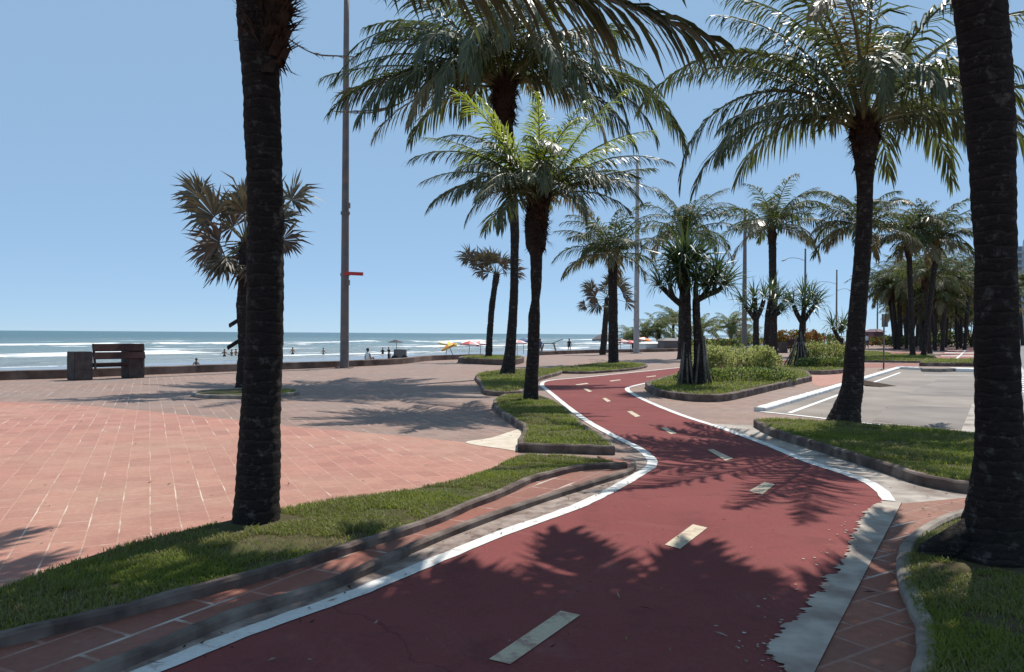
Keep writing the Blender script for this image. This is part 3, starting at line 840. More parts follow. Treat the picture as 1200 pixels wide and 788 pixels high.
def boots(mb, base, r, h, rng, n=40, m=0, ln=0.28):
    """ragged old leaf bases hugging the trunk under a crown: each a curved fibrous stub with a torn tip"""
    for k in range(n):
        a = k*2.39996 + rng.uniform(-.3, .3); z = -h + 1.1*h*(k+rng.random())/n
        d = Vector((math.cos(a), math.sin(a), 0)); s = Vector((-d.y, d.x, 0))
        rr_ = r*(0.62 + 0.38*max(0, 1 + z/h))
        p = Vector(base) + d*rr_*0.8 + UP*z
        l = ln*rng.uniform(0.5, 1.1); up = rng.choice((1, 1, 1, -1))
        w0 = r*rng.uniform(0.28, 0.45)
        q = p + d*l*.25 + UP*l*.5*up; e = q + d*l*rng.uniform(.15, .55) + UP*l*.4*up*rng.uniform(.3, 1)
        th = d*r*.10
        for off in (Vector((0, 0, 0)), -th):
            i0 = [mb.vert(p - s*w0 + off), mb.vert(p + s*w0 + off), mb.vert(q + s*w0*.7 + off + d*.01), mb.vert(q - s*w0*.7 + off)]
            mb.face(i0, m)
            for t_ in (-.6, -.1, .4):
                tip = e + s*w0*(t_+.2)*1.1 + UP*rng.uniform(-.3, .3)*l + d*rng.uniform(-.05, .15)*l
                mb.poly([q + s*w0*t_ + off, q + s*w0*(t_+.45) + off, tip], m)
        if rng.random() < .35:     # hanging threads
            mb.poly([q, q + s*.012, q + d*.04 - UP*l*rng.uniform(.6, 1.4)], m)


GA = 2.39996


def crown_fronds(rng, n, L, old=-75, spread=1.0, az0=0.0):
    out = []
    for k in range(n):
        u = (k+0.5)/n
        az = az0 + k*GA + rng.uniform(-.45, .45)
        e0 = R(84 - 78*u**1.15*spread + rng.uniform(-15, 12))
        e1 = R(34 - (34-old)*u**0.6 + rng.uniform(-22, 18))
        l = L*(0.62 + 0.5*math.sin(math.pi*(0.2+0.62*u)))*rng.uniform(0.62, 1.1)
        az += 0.35*math.sin(az - 0.6)          # the sea wind gathers the fronds to leeward
        out.append((az, e0, e1, l, u))
    return out


# the big palms near the camera: trunk, crown (sheaths and spear) and each frond
def big_palm(name, label, depth, path, tops, seed, nf, L, explicit, nl, lmax, lw, bootr, booth, skip=None, group=None, young=False, sag=0.5, old=-75, segs=3, dead=(), e_add=0, root=None, keep=None):
    rng = random.Random(seed)
    base = PD(path[0][0], path[0][1], depth); base.z = 0.0
    t = thing(name, label, 'palm tree', base, group)
    pts = [PD(x, y, depth) - base for x, y, wd in path]; rads = [wd/2*depth/FPX for x, y, wd in path]
    pts[0].z = min(pts[0].z, 0.02)
    for (dx, dy, dz, r) in tops:
        pts.append(pts[-1] + Vector((dx, dy, dz))); rads.append(r)
    mb = trunk_mesh(pts, rads, 0.03 if depth < 8 else 0.06, 36 if depth < 8 else 22, 0.05, 0.035, seed)
    if root:
        for (a, r_, l_) in root:
            d = Vector((math.cos(a), math.sin(a), 0))
            mb.tube([d*rads[0]*0.15 + UP*0.30, d*rads[0]*0.75 + UP*0.13, d*(rads[0]+l_*.6) + UP*0.05, d*(rads[0]+l_) - UP*0.03], [r_*0.9, r_*1.3, r_*1.1, r_*0.6], 12, 0)
    mb.build('trunk', M['bark'], t, True)
    top = pts[-1]
    cb = MB()
    boots(cb, top, bootr, booth, rng, int(46+booth*60), 0, bootr*1.3)
    cb.tube([top - UP*booth*0.75, top - UP*booth*0.2, top + UP*0.15, top + UP*0.5], [bootr*0.72, bootr*0.95, bootr*0.7, 0.02], 14, 0)
    for k in range(4):     # unopened spear leaves
        a = rng.uniform(0, 6.283)
        cb.tube([top, top + Vector((math.cos(a)*.12, math.sin(a)*.12, L*0.3)), top + Vector((math.cos(a)*.3, math.sin(a)*.3, L*0.5))], [0.04, 0.03, 0.004], 6, 1)
    cr_ = cb.build('crown', [M['boot'], M['leafyoung']], t)
    fl = crown_fronds(rng, nf, L, old, 1.0, seed*0.7)
    if skip: fl = [f for f in fl if not skip(f)]
    fl = [f + (1.0,) for f in fl]
    for q in explicit: fl.append((R(q[0]), R(q[1]), R(q[2]), q[3], q[5] if len(q) > 5 else 0.6, q[4] if len(q) > 4 else 1.0))
    for (az, e0, e1, l, u, lf) in fl:
        fb = MB()
        st = top + Vector((math.cos(az), math.sin(az), 0))*bootr*0.5 + UP*rng.uniform(-0.1, 0.15)
        frond(fb, st, az, e0 + R(e_add), e1, l, int(nl*l/L), lmax*lf*rng.uniform(.9, 1.1), lw, rng, sag*rng.uniform(0.8, 1.3), rng.uniform(-.25, .25), 0, 1, 16, segs, 0.012+0.006*l, 0.12, rng.uniform(-.4, .4))
        lm = M['leafyoung'] if (u < 0.42 and young) else (M['leafold'] if (u > 0.93 or rng.random() < 0.05) and depth > 8 else M['leaf'])
        fb.build('frond', [lm, M['rachis']], cr_)
    for (pl, rr0, dm) in dead:
        db = MB()
        pl = [Vector(p) - base for p in pl]
        ps = cr(pl, 6); k = len(ps)
        db.tube(ps, [rr0*.35*(1-.6*i/k)+0.002 for i in range(k)], 6, 0)
        for j_ in range(5):       # fraying strands lying along the stalk
            o1 = Vector((rng.uniform(-1, 1), rng.uniform(-1, 1), rng.uniform(-1, .6)))*rr0*1.5
            a_, b2 = int(k*rng.uniform(.1, .35)), int(k*rng.uniform(.7, 1))
            db.tube([ps[i] + o1*math.sin(math.pi*(i-a_)/(b2-a_)) for i in range(a_, b2)], rr0*.28, 4, 0)
        for i in range(dm):
            q = ps[rng.randrange(k//4, k-1)]; dv = (ps[-1]-ps[0]).normalized()
            e = q + dv*rng.uniform(.05, .25)*rr0/0.02*0.5 + Vector((rng.uniform(-.1, .1), rng.uniform(-.1, .1), rng.uniform(-.14, .04)))*rr0/0.02
            s = UP*rr0*0.5
            db.poly([q - s, q + s, e], 0)
        o = db.build('dead_stalk', M['leafdead'], cr_)
        o['label'] = 'pale dry dead stalk hanging out of the crown'
    return t


# palm by the lawn on the left: its crown is above the frame, only fronds hang in
def s1(f):
    az, e0, e1, l, u = f
    x = math.cos(az)
    return u > 0.42
big_palm('coconut_palm', 'tall dark coconut palm on the grass strip at the left, trunk widest at its base', 6.0,
         [(299, 628, 60), (299, 618, 57), (301, 590, 52), (302.5, 560, 50), (305, 500, 46), (308, 440, 43), (310, 400, 42.5), (311, 300, 42), (310, 200, 41.5), (306, 100, 42), (304, 60, 44), (304, 20, 52), (306, -20, 58)],
         [(0.03, 0, 0.22, 0.17), (0.03, 0, 0.15, 0.12)], 1, 24, 3.5,
         [(2, -6, -22, 3.35, 1.6), (-6, -12, -45, 1.35, .6), (181, 8, -30, 1.9, .7), (-14, 4, -30, 3.2), (30, 40, -8, 3.9), (62, 45, 0, 3.9), (90, 46, 2, 3.7), (15, 36, -18, 3.6), (185, 42, -25, 2.6), (-25, 30, -30, 3.6), (-45, 24, -40, 3.7), (-70, 15, -40, 3.6), (45, 42, -5, 3.6), (208, 35, -25, 3.4), (235, 15, -40, 3.3), (-95, 10, -40, 3.2), (120, 45, 0, 3.3), (75, 48, 5, 3.2), (265, 20, -40, 3.4), (150, 45, -5, 3.0)],
         90, 0.68, 0.05, 0.185, 1.0, s1, None, False, 0.8, -40,
         dead=[([PD(329, 38, 6.0), PD(350, 54, 5.95), PD(372, 64, 5.9), PD(400, 66, 5.85), PD(416, 67, 5.85)], 0.011, 14)])
# palm at the right edge
big_palm('coconut_palm', 'thick dark trunk palm at the right edge with a swollen rooty foot in the grass', 5.24,
         [(1160, 668, 106), (1162, 652, 90), (1164, 632, 74), (1166, 600, 63), (1169, 560, 54), (1170.5, 500, 49), (1167.5, 400, 47), (1166.5, 300, 43.5), (1164, 225, 47), (1161, 150, 52), (1154, 60, 54), (1148, 0, 56), (1144, -40, 56)],
         [(-.04, 0.2, 0.45, 0.15), (-0.03, 0.3, 0.4, 0.14), (-.02, 0.2, 0.3, 0.14)], 2, 40, 4.3,
         [(150, 33, 4, 4.1), (133, 32, 8, 4.2), (116, 34, 8, 4.1), (100, 36, 8, 4.0), (165, 30, -6, 4.1), (142, 48, 15, 3.8), (125, 50, 15, 3.8), (108, 50, 15, 3.8), (172, 40, -15, 3.8), (84, 40, 8, 3.8), (65, 48, 5, 3.6), (40, 45, 0, 3.6), (190, 34, -25, 4.0), (205, 38, -30, 3.6), (225, 30, -30, 3.6), (255, 30, -30, 3.5), (280, 25, -30, 3.5), (15, 30, -20, 3.4)],
         96, 0.95, 0.065, 0.22, 0.5, lambda f: (f[4] > 0.5 and math.sin(f[0]) > 0.0) or f[4] > 0.85, None, False, 0.7, -30,
         root=[(3.0, 0.075, 0.14)])
# palm on the right island
D3 = depth_of(990, 497)
big_palm('coconut_palm', 'leaning coconut palm on the kerbed lawn beside the car park, trunk slanting right', D3,
         [(988, 500, 42), (989, 490, 37), (993, 475, 31), (999, 450, 24.5), (1003, 390, 20.5), (1009.5, 314, 19), (1013, 257, 18.5), (1013.5, 220, 18), (1013, 190, 22), (1013, 165, 30)],
         [(0, 0, 0.25, 0.2)], 3, 19, 4.4,
         [(182, 48, -22, 3.4), (178, 36, -92, 4.0), (190, 62, 0, 3.3), (150, 60, 0, 3.4), (20, 42, -30, 3.5), (2, 15, -40, 3.6), (-20, 10, -50, 3.4), (-60, 45, -60, 3.0), (200, 25, -40, 2.9), (-90, 50, -70, 2.6), (35, 55, -10, 3.5), (90, 70, 20, 3.4), (-75, 38, -78, 3.0), (-110, 42, -75, 3.2), (172, 22, -75, 3.3), (12, 25, -70, 3.3), (60, 30, -60, 3.2), (120, 35, -60, 3.2)],
         84, 0.90, 0.042, 0.23, 0.6, lambda f: f[4] > 0.72, None, False, 1.2, -80)
D4 = depth_of(622, 473)
big_palm('coconut_palm', 'short coconut palm with bright green young fronds on the small kerbed lawn', D4,
         [(622, 475, 21), (622, 468, 19), (623, 440, 15.5), (625, 413, 14), (626, 371, 14), (627.5, 352, 9.5), (628.5, 330, 13), (628.3, 300, 14.5), (628, 288, 24), (628, 262, 27)],
         [(0.02, 0, 0.3, 0.22), (0.02, 0, 0.25, 0.15)], 4, 22, 2.55,
         [(180, 35, -55, 2.5), (200, 20, -45, 2.4), (0, 25, -30, 2.6), (12, 28, 5, 2.7), (-20, 30, -60, 2.4), (168, 30, -20, 2.6), (-85, 50, -80, 2.2), (-120, 30, -60, 2.3), (-50, 35, -60, 2.3), (200, 68, 30, 2.7, 1, .1), (160, 74, 45, 2.7, 1, .1), (40, 74, 42, 2.7, 1, .1), (-25, 66, 28, 2.8, 1, .1), (90, 80, 60, 2.5, 1, .1), (-90, 68, 20, 2.5, 1, .1), (178, 55, 0, 2.8, 1, .3), (5, 52, 5, 2.8, 1, .3), (-140, 52, -20, 2.6), (190, 45, -30, 2.9), (-8, 42, -25, 2.9), (-65, 20, -70, 2.3), (-110, 15, -75, 2.3)],
         62, 0.72, 0.034, 0.26, 1.0, None, None, True, 0.85, -60)
D5 = depth_of(594, 442)
big_palm('coconut_palm', 'tallest coconut palm, its huge dark crown reaching the top edge behind the short bright one', D5,
         [(594, 444, 22), (595, 436, 18), (597, 420, 14.5), (598.5, 405, 12.5), (602, 352, 10), (603, 300, 9.5), (603, 266, 11), (599, 215, 11.5), (596, 160, 12.5)],
         [(-0.15, 0, 1.05, 0.22), (-0.02, 0, 0.7, 0.2)], 5, 26, 6.3,
         [(180, 35, -40, 6.2), (172, 22, -18, 6.4), (188, 10, -25, 5.6), (5, 30, -62, 6.6), (-10, 15, -70, 6.0), (12, 45, -55, 6.2), (-60, 30, -80, 5.5), (-100, 40, -85, 5.5), (200, 50, -50, 5.8), (165, 60, -20, 5.8), (20, 60, -20, 5.8), (-140, 20, -75, 5.4), (-35, 5, -75, 5), (176, 8, -55, 5.0), (-165, 30, -80, 5.2), (-70, 40, -85, 5.6), (-115, 25, -85, 5.2), (-15, 28, -85, 5.2), (0, 8, -70, 5.2), (-90, 55, -80, 5.8), (-50, 50, -80, 5.6)],
         76, 1.45, 0.072, 0.42, 1.6, None, None, False, 1.2, -80,
         dead=[([PD(497, 104, D5), PD(470, 96, D5), PD(440, 97, D5), PD(412, 104, D5), PD(398, 109, D5)], 0.035, 18), ([PD(486, 112, D5), PD(462, 124, D5), PD(436, 130, D5), PD(405, 131, D5), PD(388, 130, D5)], 0.045, 14)])

# crown meshes for the other coconut palms, unit frond length, centred on the trunk top
CROWNS = []; YOUNG = []
for s in range(5):
    rng = random.Random(40+s)
    mb = MB()
    boots(mb, (0, 0, 0), 0.07, 0.3, rng, 30, 2, 0.10)
    mb.tube([(0, 0, -.3), (0, 0, -.1), (0, 0, 0.05)], [0.045, 0.075, 0.03], 8, 2)
    for (az, e0, e1, l, u) in crown_fronds(rng, 27, 1.0, -74, 1.0, s):
        frond(mb, Vector((math.cos(az), math.sin(az), 0))*0.03, az, e0, e1, l, 42, 0.28*rng.uniform(.85, 1.15), 0.019, rng, 1.15, rng.uniform(-.3, .3), 3 if (u > 0.86 or rng.random() < .07) else 0, 1, 9, 2, 0.010, 0.14, rng.uniform(-.5, .5), 0.15)
    o = mb.build('crown', [M['leaffar'], M['rachis'], M['boot'], M['leafold']])
    CROWNS.append(o.data); y_ = o.data.copy(); y_.materials[0] = M['leafmid']; YOUNG.append(y_); bpy.data.objects.remove(o)


def far_palm(label, base, top, fl, var, wb, wt, group=None, z0=0.0, name='coconut_palm', rz=None, cr_=None):
    """base, top: surveyed points; fl frond length in m"""
    t = thing(name, label, 'palm tree', (base.x, base.y, z0), group)
    h = top - base
    pts = [Vector((0, 0, -0.05)), Vector((h.x*0.15, h.y*.15, h.z*0.08)), Vector((h.x*0.45, h.y*.45, h.z*0.4)), Vector((h.x*0.8, h.y*.8, h.z*0.75)), Vector(h)]
    if h.z > 0.6:
        mb = trunk_mesh(pts, [wb, wb*0.75, wt*1.05, wt, wt], max(0.12, h.z/50), 12, 0.08, 0.05, var+3, 0.2)
        mb.build('trunk', M['bark'], t, True)
    c = bpy.data.objects.new('crown', (cr_ or CROWNS)[var % 5]); C.objects.link(c); c.parent = t
    c.location = h; c.scale = (fl,)*3; c.rotation_euler = (0, 0, var*1.7 if rz is None else rz)
    return t


def fp(label, bx, by, tx, ty, fl, var, wb=0.2, wt=0.13, group=None, rz=None):
    d = depth_of(bx, by)
    return far_palm(label, G(bx, by), PD(tx, ty, d), fl, var, wb, wt, group, rz=rz)


fp('coconut palm on the narrow lawn with its full crown in front of the grey pole', 719, 428.5, 718, 300, 3.5, 0, 0.33, 0.22)
fp('slim coconut palm whose crown rises behind the forked screw pines', 798, 421, 802, 275, 3.9, 1, 0.3, 0.22)
fp('tall coconut palm with an open crown of upright fronds beside the dark pole', 907, 417, 905, 268, 4.9, 2, 0.36, 0.28)
fp('coconut palm with drooping fronds half hidden behind the leaning palm trunk', 1002, 420, 1011, 268, 4.6, 3, 0.3, 0.26)
fp('frontmost palm past the car park, its crown highest of that row', 1070, 418.5, 1065, 282, 4.4, 4, 0.25, 0.19)
fp('second palm of the row past the car park, trunk curving right under a wide crown', 1081, 418.5, 1098, 285, 4.5, 0, 0.25, 0.19)
fp('palm past the car park with its low crown tucked under two taller ones', 1090, 414.5, 1084, 325, 4.2, 1, 0.25, 0.19)
fp('slender palm past the car park just left of the red parking bays', 1104, 411.5, 1108, 330, 4.6, 2, 0.25, 0.19)
fp('palm crown touching the thick right trunk, standing above the red parking bays', 1130, 410, 1136, 330, 5.4, 3, 0.25, 0.19)
fp('slim palm to the left of the row past the car park', 1053, 408.5, 1046, 345, 4.0, 4, 0.3, 0.2)
fp('palm seen beyond the thick right trunk in front of the pale tower', 1199, 405, 1193, 335, 6.0, 1, 0.4, 0.3)
rng = random.Random(77)
for k in range(110):
    u = (k+0.5)/110
    D = 74 + 250*u**1.6
    lat = rng.choice([-16, -11, -6, -3, 1, 4]) + rng.uniform(-2.5, 2.5)
    if D < 95: lat = abs(lat)*-0.8 - 2.5
    if D > 150: lat += rng.uniform(-25, 4)
    p = G(1092, 412.5); q = Vector((p.x, p.y, 0)).normalized()*0
    c = Vector((p.x, p.y, 0)) + d_pr*(D - 70) + n_pr*lat
    if 600 + FPX*c.x/c.y < 1046: continue
    hh = rng.uniform(4.2, 8.6)
    far_palm('distant coconut palm in the crowded grove at the far end of the promenade', c, c + Vector((rng.uniform(-.8, .8), rng.uniform(-.5, .5), hh)), rng.uniform(3.6, 4.8), rng.randrange(5), 0.2, 0.14, 'distant palms of the far grove', rz=rng.uniform(0, 6))
k2 = 0
while k2 < 20:
    D = rng.uniform(24, 95); lat = rng.uniform(-9.5, 1.5)
    c = G(1092, 412.5); c = Vector((c.x, c.y, 0)) + d_pr*(D-22) + n_pr*lat
    px_ = 600 + FPX*c.x/c.y
    if not 1049 < px_ < 1185 or c.y < 66: continue
    k2 += 1
    hh = rng.uniform(4.6, 8.0)
    far_palm('coconut palm packed among others in the dense row beside and beyond the red parking bays', c, c + Vector((rng.uniform(-.7, .7), rng.uniform(-.5, .5), hh)), rng.uniform(3.4, 4.4), rng.randrange(5), 0.2, 0.14, 'packed palms of the row by the parking bays', rz=rng.uniform(0, 6))
# young low palms behind the wall
for (x, y, ty, fl, var, lab) in ((742, 411, 398, 3.2, 0, 'young low palm behind the sea wall just left of the grey pole foot'),
                                 (757, 411, 393, 3.6, 2, 'leafy young palm behind the sea wall just right of the grey pole foot'),
                                 (772, 411, 389, 4.0, 1, 'bushy young palm behind the sea wall above the dark box kiosk'),
                                 (789, 410, 376, 3.9, 3, 'taller young palm behind the sea wall with a spiky head'),
                                 (822, 410, 388, 4.0, 2, 'young palm behind the sea wall seen right of the screw pine trunks'),
                                 (857, 409.5, 385, 4.6, 4, 'young palm behind the sea wall with upright centre fronds'),
                                 (873, 409, 396, 3.6, 0, 'low young palm behind the foot of the dark pole')):
    b0 = G(x, y, -0.75); d = b0.y
    far_palm(lab, b0, PD(x, ty, d), fl, var, 0.22, 0.2, None, -0.75, 'young_palm', None, YOUNG)


# ------------------------------------------------------------------ fan palms
def fan_leaf(mb, hub, to, Rr, rng, m=0, n=44, flop=0.5, spread=100, face=None):
    hub = Vector(hub); to = Vector(to); d = (to-hub)
    mid = hub.lerp(to, 0.5) + UP*0.05*d.length
    mb.tube([hub, mid, to], [0.022, 0.018, 0.014], 5, 2)
    d.normalize()
    f = face if face is not None else Vector((rng.uniform(-.5, .5), -1, rng.uniform(-.2, .5)))
    s = d.cross(f)
    s = s.normalized() if s.length > .05 else Vector((1, 0, 0))
    nn = s.cross(d).normalized()
    for k in range(n):
        a = R(-spread + 2*spread*(k+0.5)/n + rng.uniform(-3, 3))
        l = Rr*(1 - 0.40*abs(a)/R(spread))*rng.uniform(0.7, 1.25)
        dir_ = d*math.cos(a) + s*math.sin(a) + nn*rng.uniform(-.38, .38)
        sw = (-d*math.sin(a) + s*math.cos(a))
        w0 = Rr*0.036
        p0 = to; p1 = to + dir_*l*0.6; 
        d2 = (dir_ + Vector((0, 0, -1))*flop*rng.uniform(.4, 1.6)).normalized()
        p2 = p1 + d2*l*0.4
        fold = nn*w0*0.5*(1 if k % 2 else -1)
        i = [mb.vert(p0), mb.vert(p1 - sw*w0 + fold), mb.vert(p1 + sw*w0 - fold), mb.vert(p2)]
        mb.face((i[0], i[1], i[2]), m); mb.face((i[1], i[3], i[2]), m)


def fan_palm(label, path, depth, leaves, Rr, seed, extra=10, dead=None, flaps=()):
    rng = random.Random(seed)
    base = PD(path[0][0], path[0][1], depth); base.z = 0
    t = thing('fan_palm', label, 'palm tree', base)
    pts = [PD(x, y, depth) - base for x, y, w_ in path]; rads = [w_/2*depth/FPX for x, y, w_ in path]
    mb = trunk_mesh(pts, rads, 0.07, 16, 0.09, 0.09, seed, 0.16)
    for (x, y, x2, y2) in flaps:
        a = PD(x, y, depth-0.05)-base; b_ = PD(x2, y2, depth-.1)-base
        mb.poly([a + UP*.10, a - UP*.02, b_ - UP*.05, b_ + UP*.03]); mb.poly([a + UP*.10, a - UP*.02, b_ - UP*.08 + Vector((0, .06, 0)), b_ + UP*.02])
    mb.build('trunk', M['bark'], t, True)
    hub = pts[-1]
    cb = MB()
    px = depth/FPX
    boots(cb, hub, 0.16, 0.5, rng, 30, 1, 0.2)
    for (dx, dy, dz, rs, mi) in leaves:
        fan_leaf(cb, hub, hub + Vector((dx*px, dz, -dy*px)), Rr*rs, rng, mi)
    for k in range(extra):
        a = rng.uniform(0, 6.283); e = R(rng.uniform(-55, 80))
        d = Vector((math.cos(a)*math.cos(e)*0.6, math.sin(a)*math.cos(e), math.sin(e)))
        fan_leaf(cb, hub, hub + d*Rr*rng.uniform(.7, 1.1), Rr*rng.uniform(.7, 1), rng, 0 if rng.random() < .6 else 1, face=None)
    for k in range(3):
        a = rng.uniform(0, 6.28)
        cb.tube([hub, hub + Vector((math.cos(a)*.1, math.sin(a)*.1, Rr*.6))], [0.02, 0.008], 5, 2)
    c = cb.build('crown', [M['fan'], M['fandry'], M['rachis']], t)
    if dead:
        db = MB(); ps = cr([PD(x, y, depth)-base for x, y in dead], 5)
        db.tube(ps, [0.022*(1-0.6*i/len(ps)) for i in range(len(ps))], 6)
        o = db.build('dead_stalk', M['fandry'], t); o['label'] = 'bare dead stalk drooping from the trunk'
    return t


D6 = depth_of(284, 458)
fan_palm('fan palm with ragged brownish fans in the round kerbed bed behind the left trunk',
         [(284, 462, 19), (284, 452, 16), (287, 411, 15), (285, 356, 15), (288, 311, 15), (288, 285, 17)], D6,
         [(-52, -52, -.1, .95, 0), (-30, -28, -.4, 1.15, 0), (-22, 2, -.5, 1.05, 1), (-6, -52, .2, 1.0, 0), (52, -52, .1, 1.0, 0), (42, -25, -.2, .9, 0), (40, -5, .2, .9, 1), (-35, 12, .3, .8, 1), (8, -30, -.5, 1.0, 0), (20, -45, .5, 1, 0), (5, 5, .5, .9, 1), (25, 0, -.5, .9, 0), (-44, 8, .1, .85, 1), (-18, -20, .2, 1, 1), (-25, 22, -.2, .8, 1), (-10, 12, .3, .8, 1), (-15, -35, 0, .9, 0)],
         0.84, 6, 6, dead=[(279, 305), (265, 312), (250, 325), (238, 338)],
         flaps=((283, 375, 268, 381), (284, 399, 266, 407), (281, 320, 277, 326), (283, 440, 276, 452)))
D9 = depth_of(572, 424)
fan_palm('thin leaning fan palm with a wind blown top, standing against the sea behind the planter',
         [(572, 424, 9), (573, 410, 8), (574, 390, 7.5), (577, 355, 7), (580, 335, 7), (582, 322, 8)], D9,
         [(-22, -16, 0, .95, 1), (-32, -20, 0.2, .9, 0), (-12, -14, -.4, 1, 0), (4, -14, .3, .9, 0), (16, -12, 0, .8, 0), (20, -2, .1, .8, 1), (-16, -4, -.3, .8, 1)], 0.95, 9, 4)
D8 = depth_of(707, 416)
fan_palm('small fan palm with spread fans between the sea wall and the full crowned palm',
         [(706, 416, 8), (708, 395, 7), (710, 370, 6.5), (712, 350, 7)], D8,
         [(-18, -10, 0, .9, 0), (-14, -2, 0, .9, 1), (14, -14, 0, .9, 0), (18, -6, .2, .9, 0), (22, 4, .2, .8, 1), (2, -16, -.3, .9, 0), (-26, 8, .2, .6, 1)], 1.15, 8, 4, dead=[(704, 352), (690, 350), (684, 356)])


# ------------------------------------------------------------------ screw pines
def rosette(mb, c, axis, Rr, rng, n=42, m=0):
    axis = Vector(axis).normalized()
    ref = Vector((1, 0, 0)) if abs(axis.x) < .8 else Vector((0, 1, 0))
    u = (ref - axis*ref.dot(axis)).normalized(); v_ = axis.cross(u)
    for k in range(n):
        a = k*GA; q = (k+.5)/n
        th = R(8 + 92*q**0.9)
        d = axis*math.cos(th) + (u*math.cos(a) + v_*math.sin(a))*math.sin(th)
        l = Rr*rng.uniform(.75, 1.1)
        s = d.cross(axis); s = s.normalized() if s.length > .05 else u
        w0 = Rr*0.032; l *= 1.2
        p0 = c + d*0.04; p1 = p0 + d*l*.5
        d2 = (d + Vector((0, 0, -1))*(0.25+0.9*q)*rng.uniform(.5, 1.4)).normalized()
        p2 = p1 + d2*l*.5
        i = [mb.vert(p0 - s*w0*.8), mb.vert(p0 + s*w0*.8), mb.vert(p1 + s*w0), mb.vert(p1 - s*w0), mb.vert(p2)]
        mb.face((i[0], i[1], i[2], i[3]), m); mb.face((i[3], i[2], i[4]), m)


def screw_pine(label, depth, trunk, limbs, ros, seed, roots=9, rootr=0.5, rooth=0.8, n=58):
    rng = random.Random(seed)
    base = PD(trunk[0][0], trunk[0][1], depth); base.z = 0.08
    t = thing('screw_pine', label, 'tree', base)
    P = lambda x, y, dz=0: PD(x, y, depth + dz) - base
    pts = [P(x, y) for x, y, w_ in trunk]; rads = [w_/2*depth/FPX for x, y, w_ in trunk]
    mb = trunk_mesh(pts, rads, 0.08, 14, 0.06, 0.06, seed, 0.12)
    for limb in limbs:
        ps = cr([P(*q[:2], q[3]) for q in limb], 4)
        w0, w1 = limb[0][2]/2*depth/FPX, limb[-1][2]/2*depth/FPX
        mb.tube(ps, [w0+(w1-w0)*i/(len(ps)-1) for i in range(len(ps))], 9)
    mb.build('trunk', M['bark'], t, True)
    rb = MB()
    for k in range(roots):
        a = 2*math.pi*k/roots + rng.uniform(-.2, .2); d = Vector((math.cos(a), math.sin(a), 0))
        h = rooth*rng.uniform(.6, 1.1); r_ = rootr*rng.uniform(.7, 1.1)
        rb.tube([UP*h + d*rads[0]*.4, UP*h*.5 + d*r_*.55, d*r_ - UP*.06], [0.022, 0.03, 0.026], 6)
    o = rb.build('prop_roots', M['root'], t, True)
    cb = MB()
    for (x, y, dz, ax, ay, az, rr_) in ros:
        rosette(cb, P(x, y, dz), (ax, ay, az), rr_, rng, n)
    cb.build('crown', M['pand'], t)
    return t


DP = depth_of(804, 457)
screw_pine('left screw pine of the hedge island pair, its spiky head the topmost', DP,
           [(803, 456, 17), (804, 440, 13), (805, 400, 10), (805, 360, 9.5), (804, 330, 9), (803, 312, 9)],
           [[(805, 362, 8, 0), (792, 352, 6, -.1), (780, 341, 5.5, -.1), (775, 336, 5, -.1)], [(790, 351, 6, -.1), (786, 340, 5, -.2), (785, 332, 5, -.2)], [(804, 352, 7, 0), (797, 335, 6, .3), (795, 325, 5, .4)]],
           [(803, 302, 0, 0, 0, 1, 1.05), (797, 309, -.3, -.7, -.3, .8, .92), (810, 309, -.2, .7, -.2, .8, .92), (774, 335, -.1, -.6, 0, 1, .55), (785, 331, -.2, -.2, -.3, 1, .6), (795, 323, .4, 0, .3, 1, .7), (803, 314, .3, .1, .9, .6, .8)], 12, 9, 0.30, 1.3)
screw_pine('right screw pine of the hedge island pair, forking into several spiky heads', DP,
           [(821, 457, 19), (820, 440, 14), (818, 400, 10), (816, 365, 9), (816, 350, 8.5)],
           [[(816, 352, 8, 0), (828, 346, 6.5, -.1), (841, 341, 5.5, -.1), (846, 336, 5, -.1)], [(816, 352, 7, 0), (815, 340, 6, -.2), (816, 331, 5, -.3)], [(822, 349, 6, 0), (830, 338, 5, .2), (833, 330, 5, .3)], [(836, 343, 5, -.1), (838, 332, 5, -.3), (838, 326, 5, -.4)]],
           [(847, 335, -.1, .6, 0, .9, .72), (816, 330, -.3, -.2, -.3, 1, .75), (833, 329, .3, .2, .4, 1, .75), (839, 324, -.4, .2, -.3, 1, .75), (826, 336, -.2, .1, -.6, .8, .6)], 13, 9, 0.32, 1.4)
screw_pine('left one of two broad headed screw pines behind the first hedge', 46.0,
           [(886, 425, 10), (886, 410, 7.5), (886, 385, 7), (886, 370, 6.5)],
           [[(886, 375, 6, 0), (878, 365, 5, 0), (873, 358, 5, 0)], [(886, 375, 6, 0), (892, 362, 5, 0.2), (895, 352, 5, .3)], [(886, 372, 6, 0), (885, 358, 5, .1), (885, 350, 5, .2)]],
           [(872, 355, 0, -.6, 0, .9, 1.0), (895, 350, .3, .2, 0, 1, 1.15), (884, 348, .2, -.2, 0, 1, 1.1), (882, 362, -.4, -.3, -.6, .8, .9)], 14, 8, 0.6, 1.2, 36)
screw_pine('right one of two broad headed screw pines behind the first hedge', 48.0,
           [(898, 424, 10), (898, 410, 7.5), (899, 385, 7), (900, 368, 6.5)],
           [[(899, 375, 6, 0), (910, 364, 5, 0), (917, 356, 5, 0)], [(899, 372, 6, 0), (902, 355, 5, 0.2), (904, 345, 5, .3)], [(899, 376, 5, 0), (908, 370, 5, -.5), (914, 366, 5, -.7)]],
           [(918, 354, 0, .6, 0, .9, 1.1), (904, 343, .3, .1, 0, 1, 1.25), (911, 350, -.2, .3, -.3, 1, 1.1), (915, 365, -.7, .5, -.4, .8, .9)], 15, 8, 0.6, 1.2, 36)
DS = depth_of(937, 433)
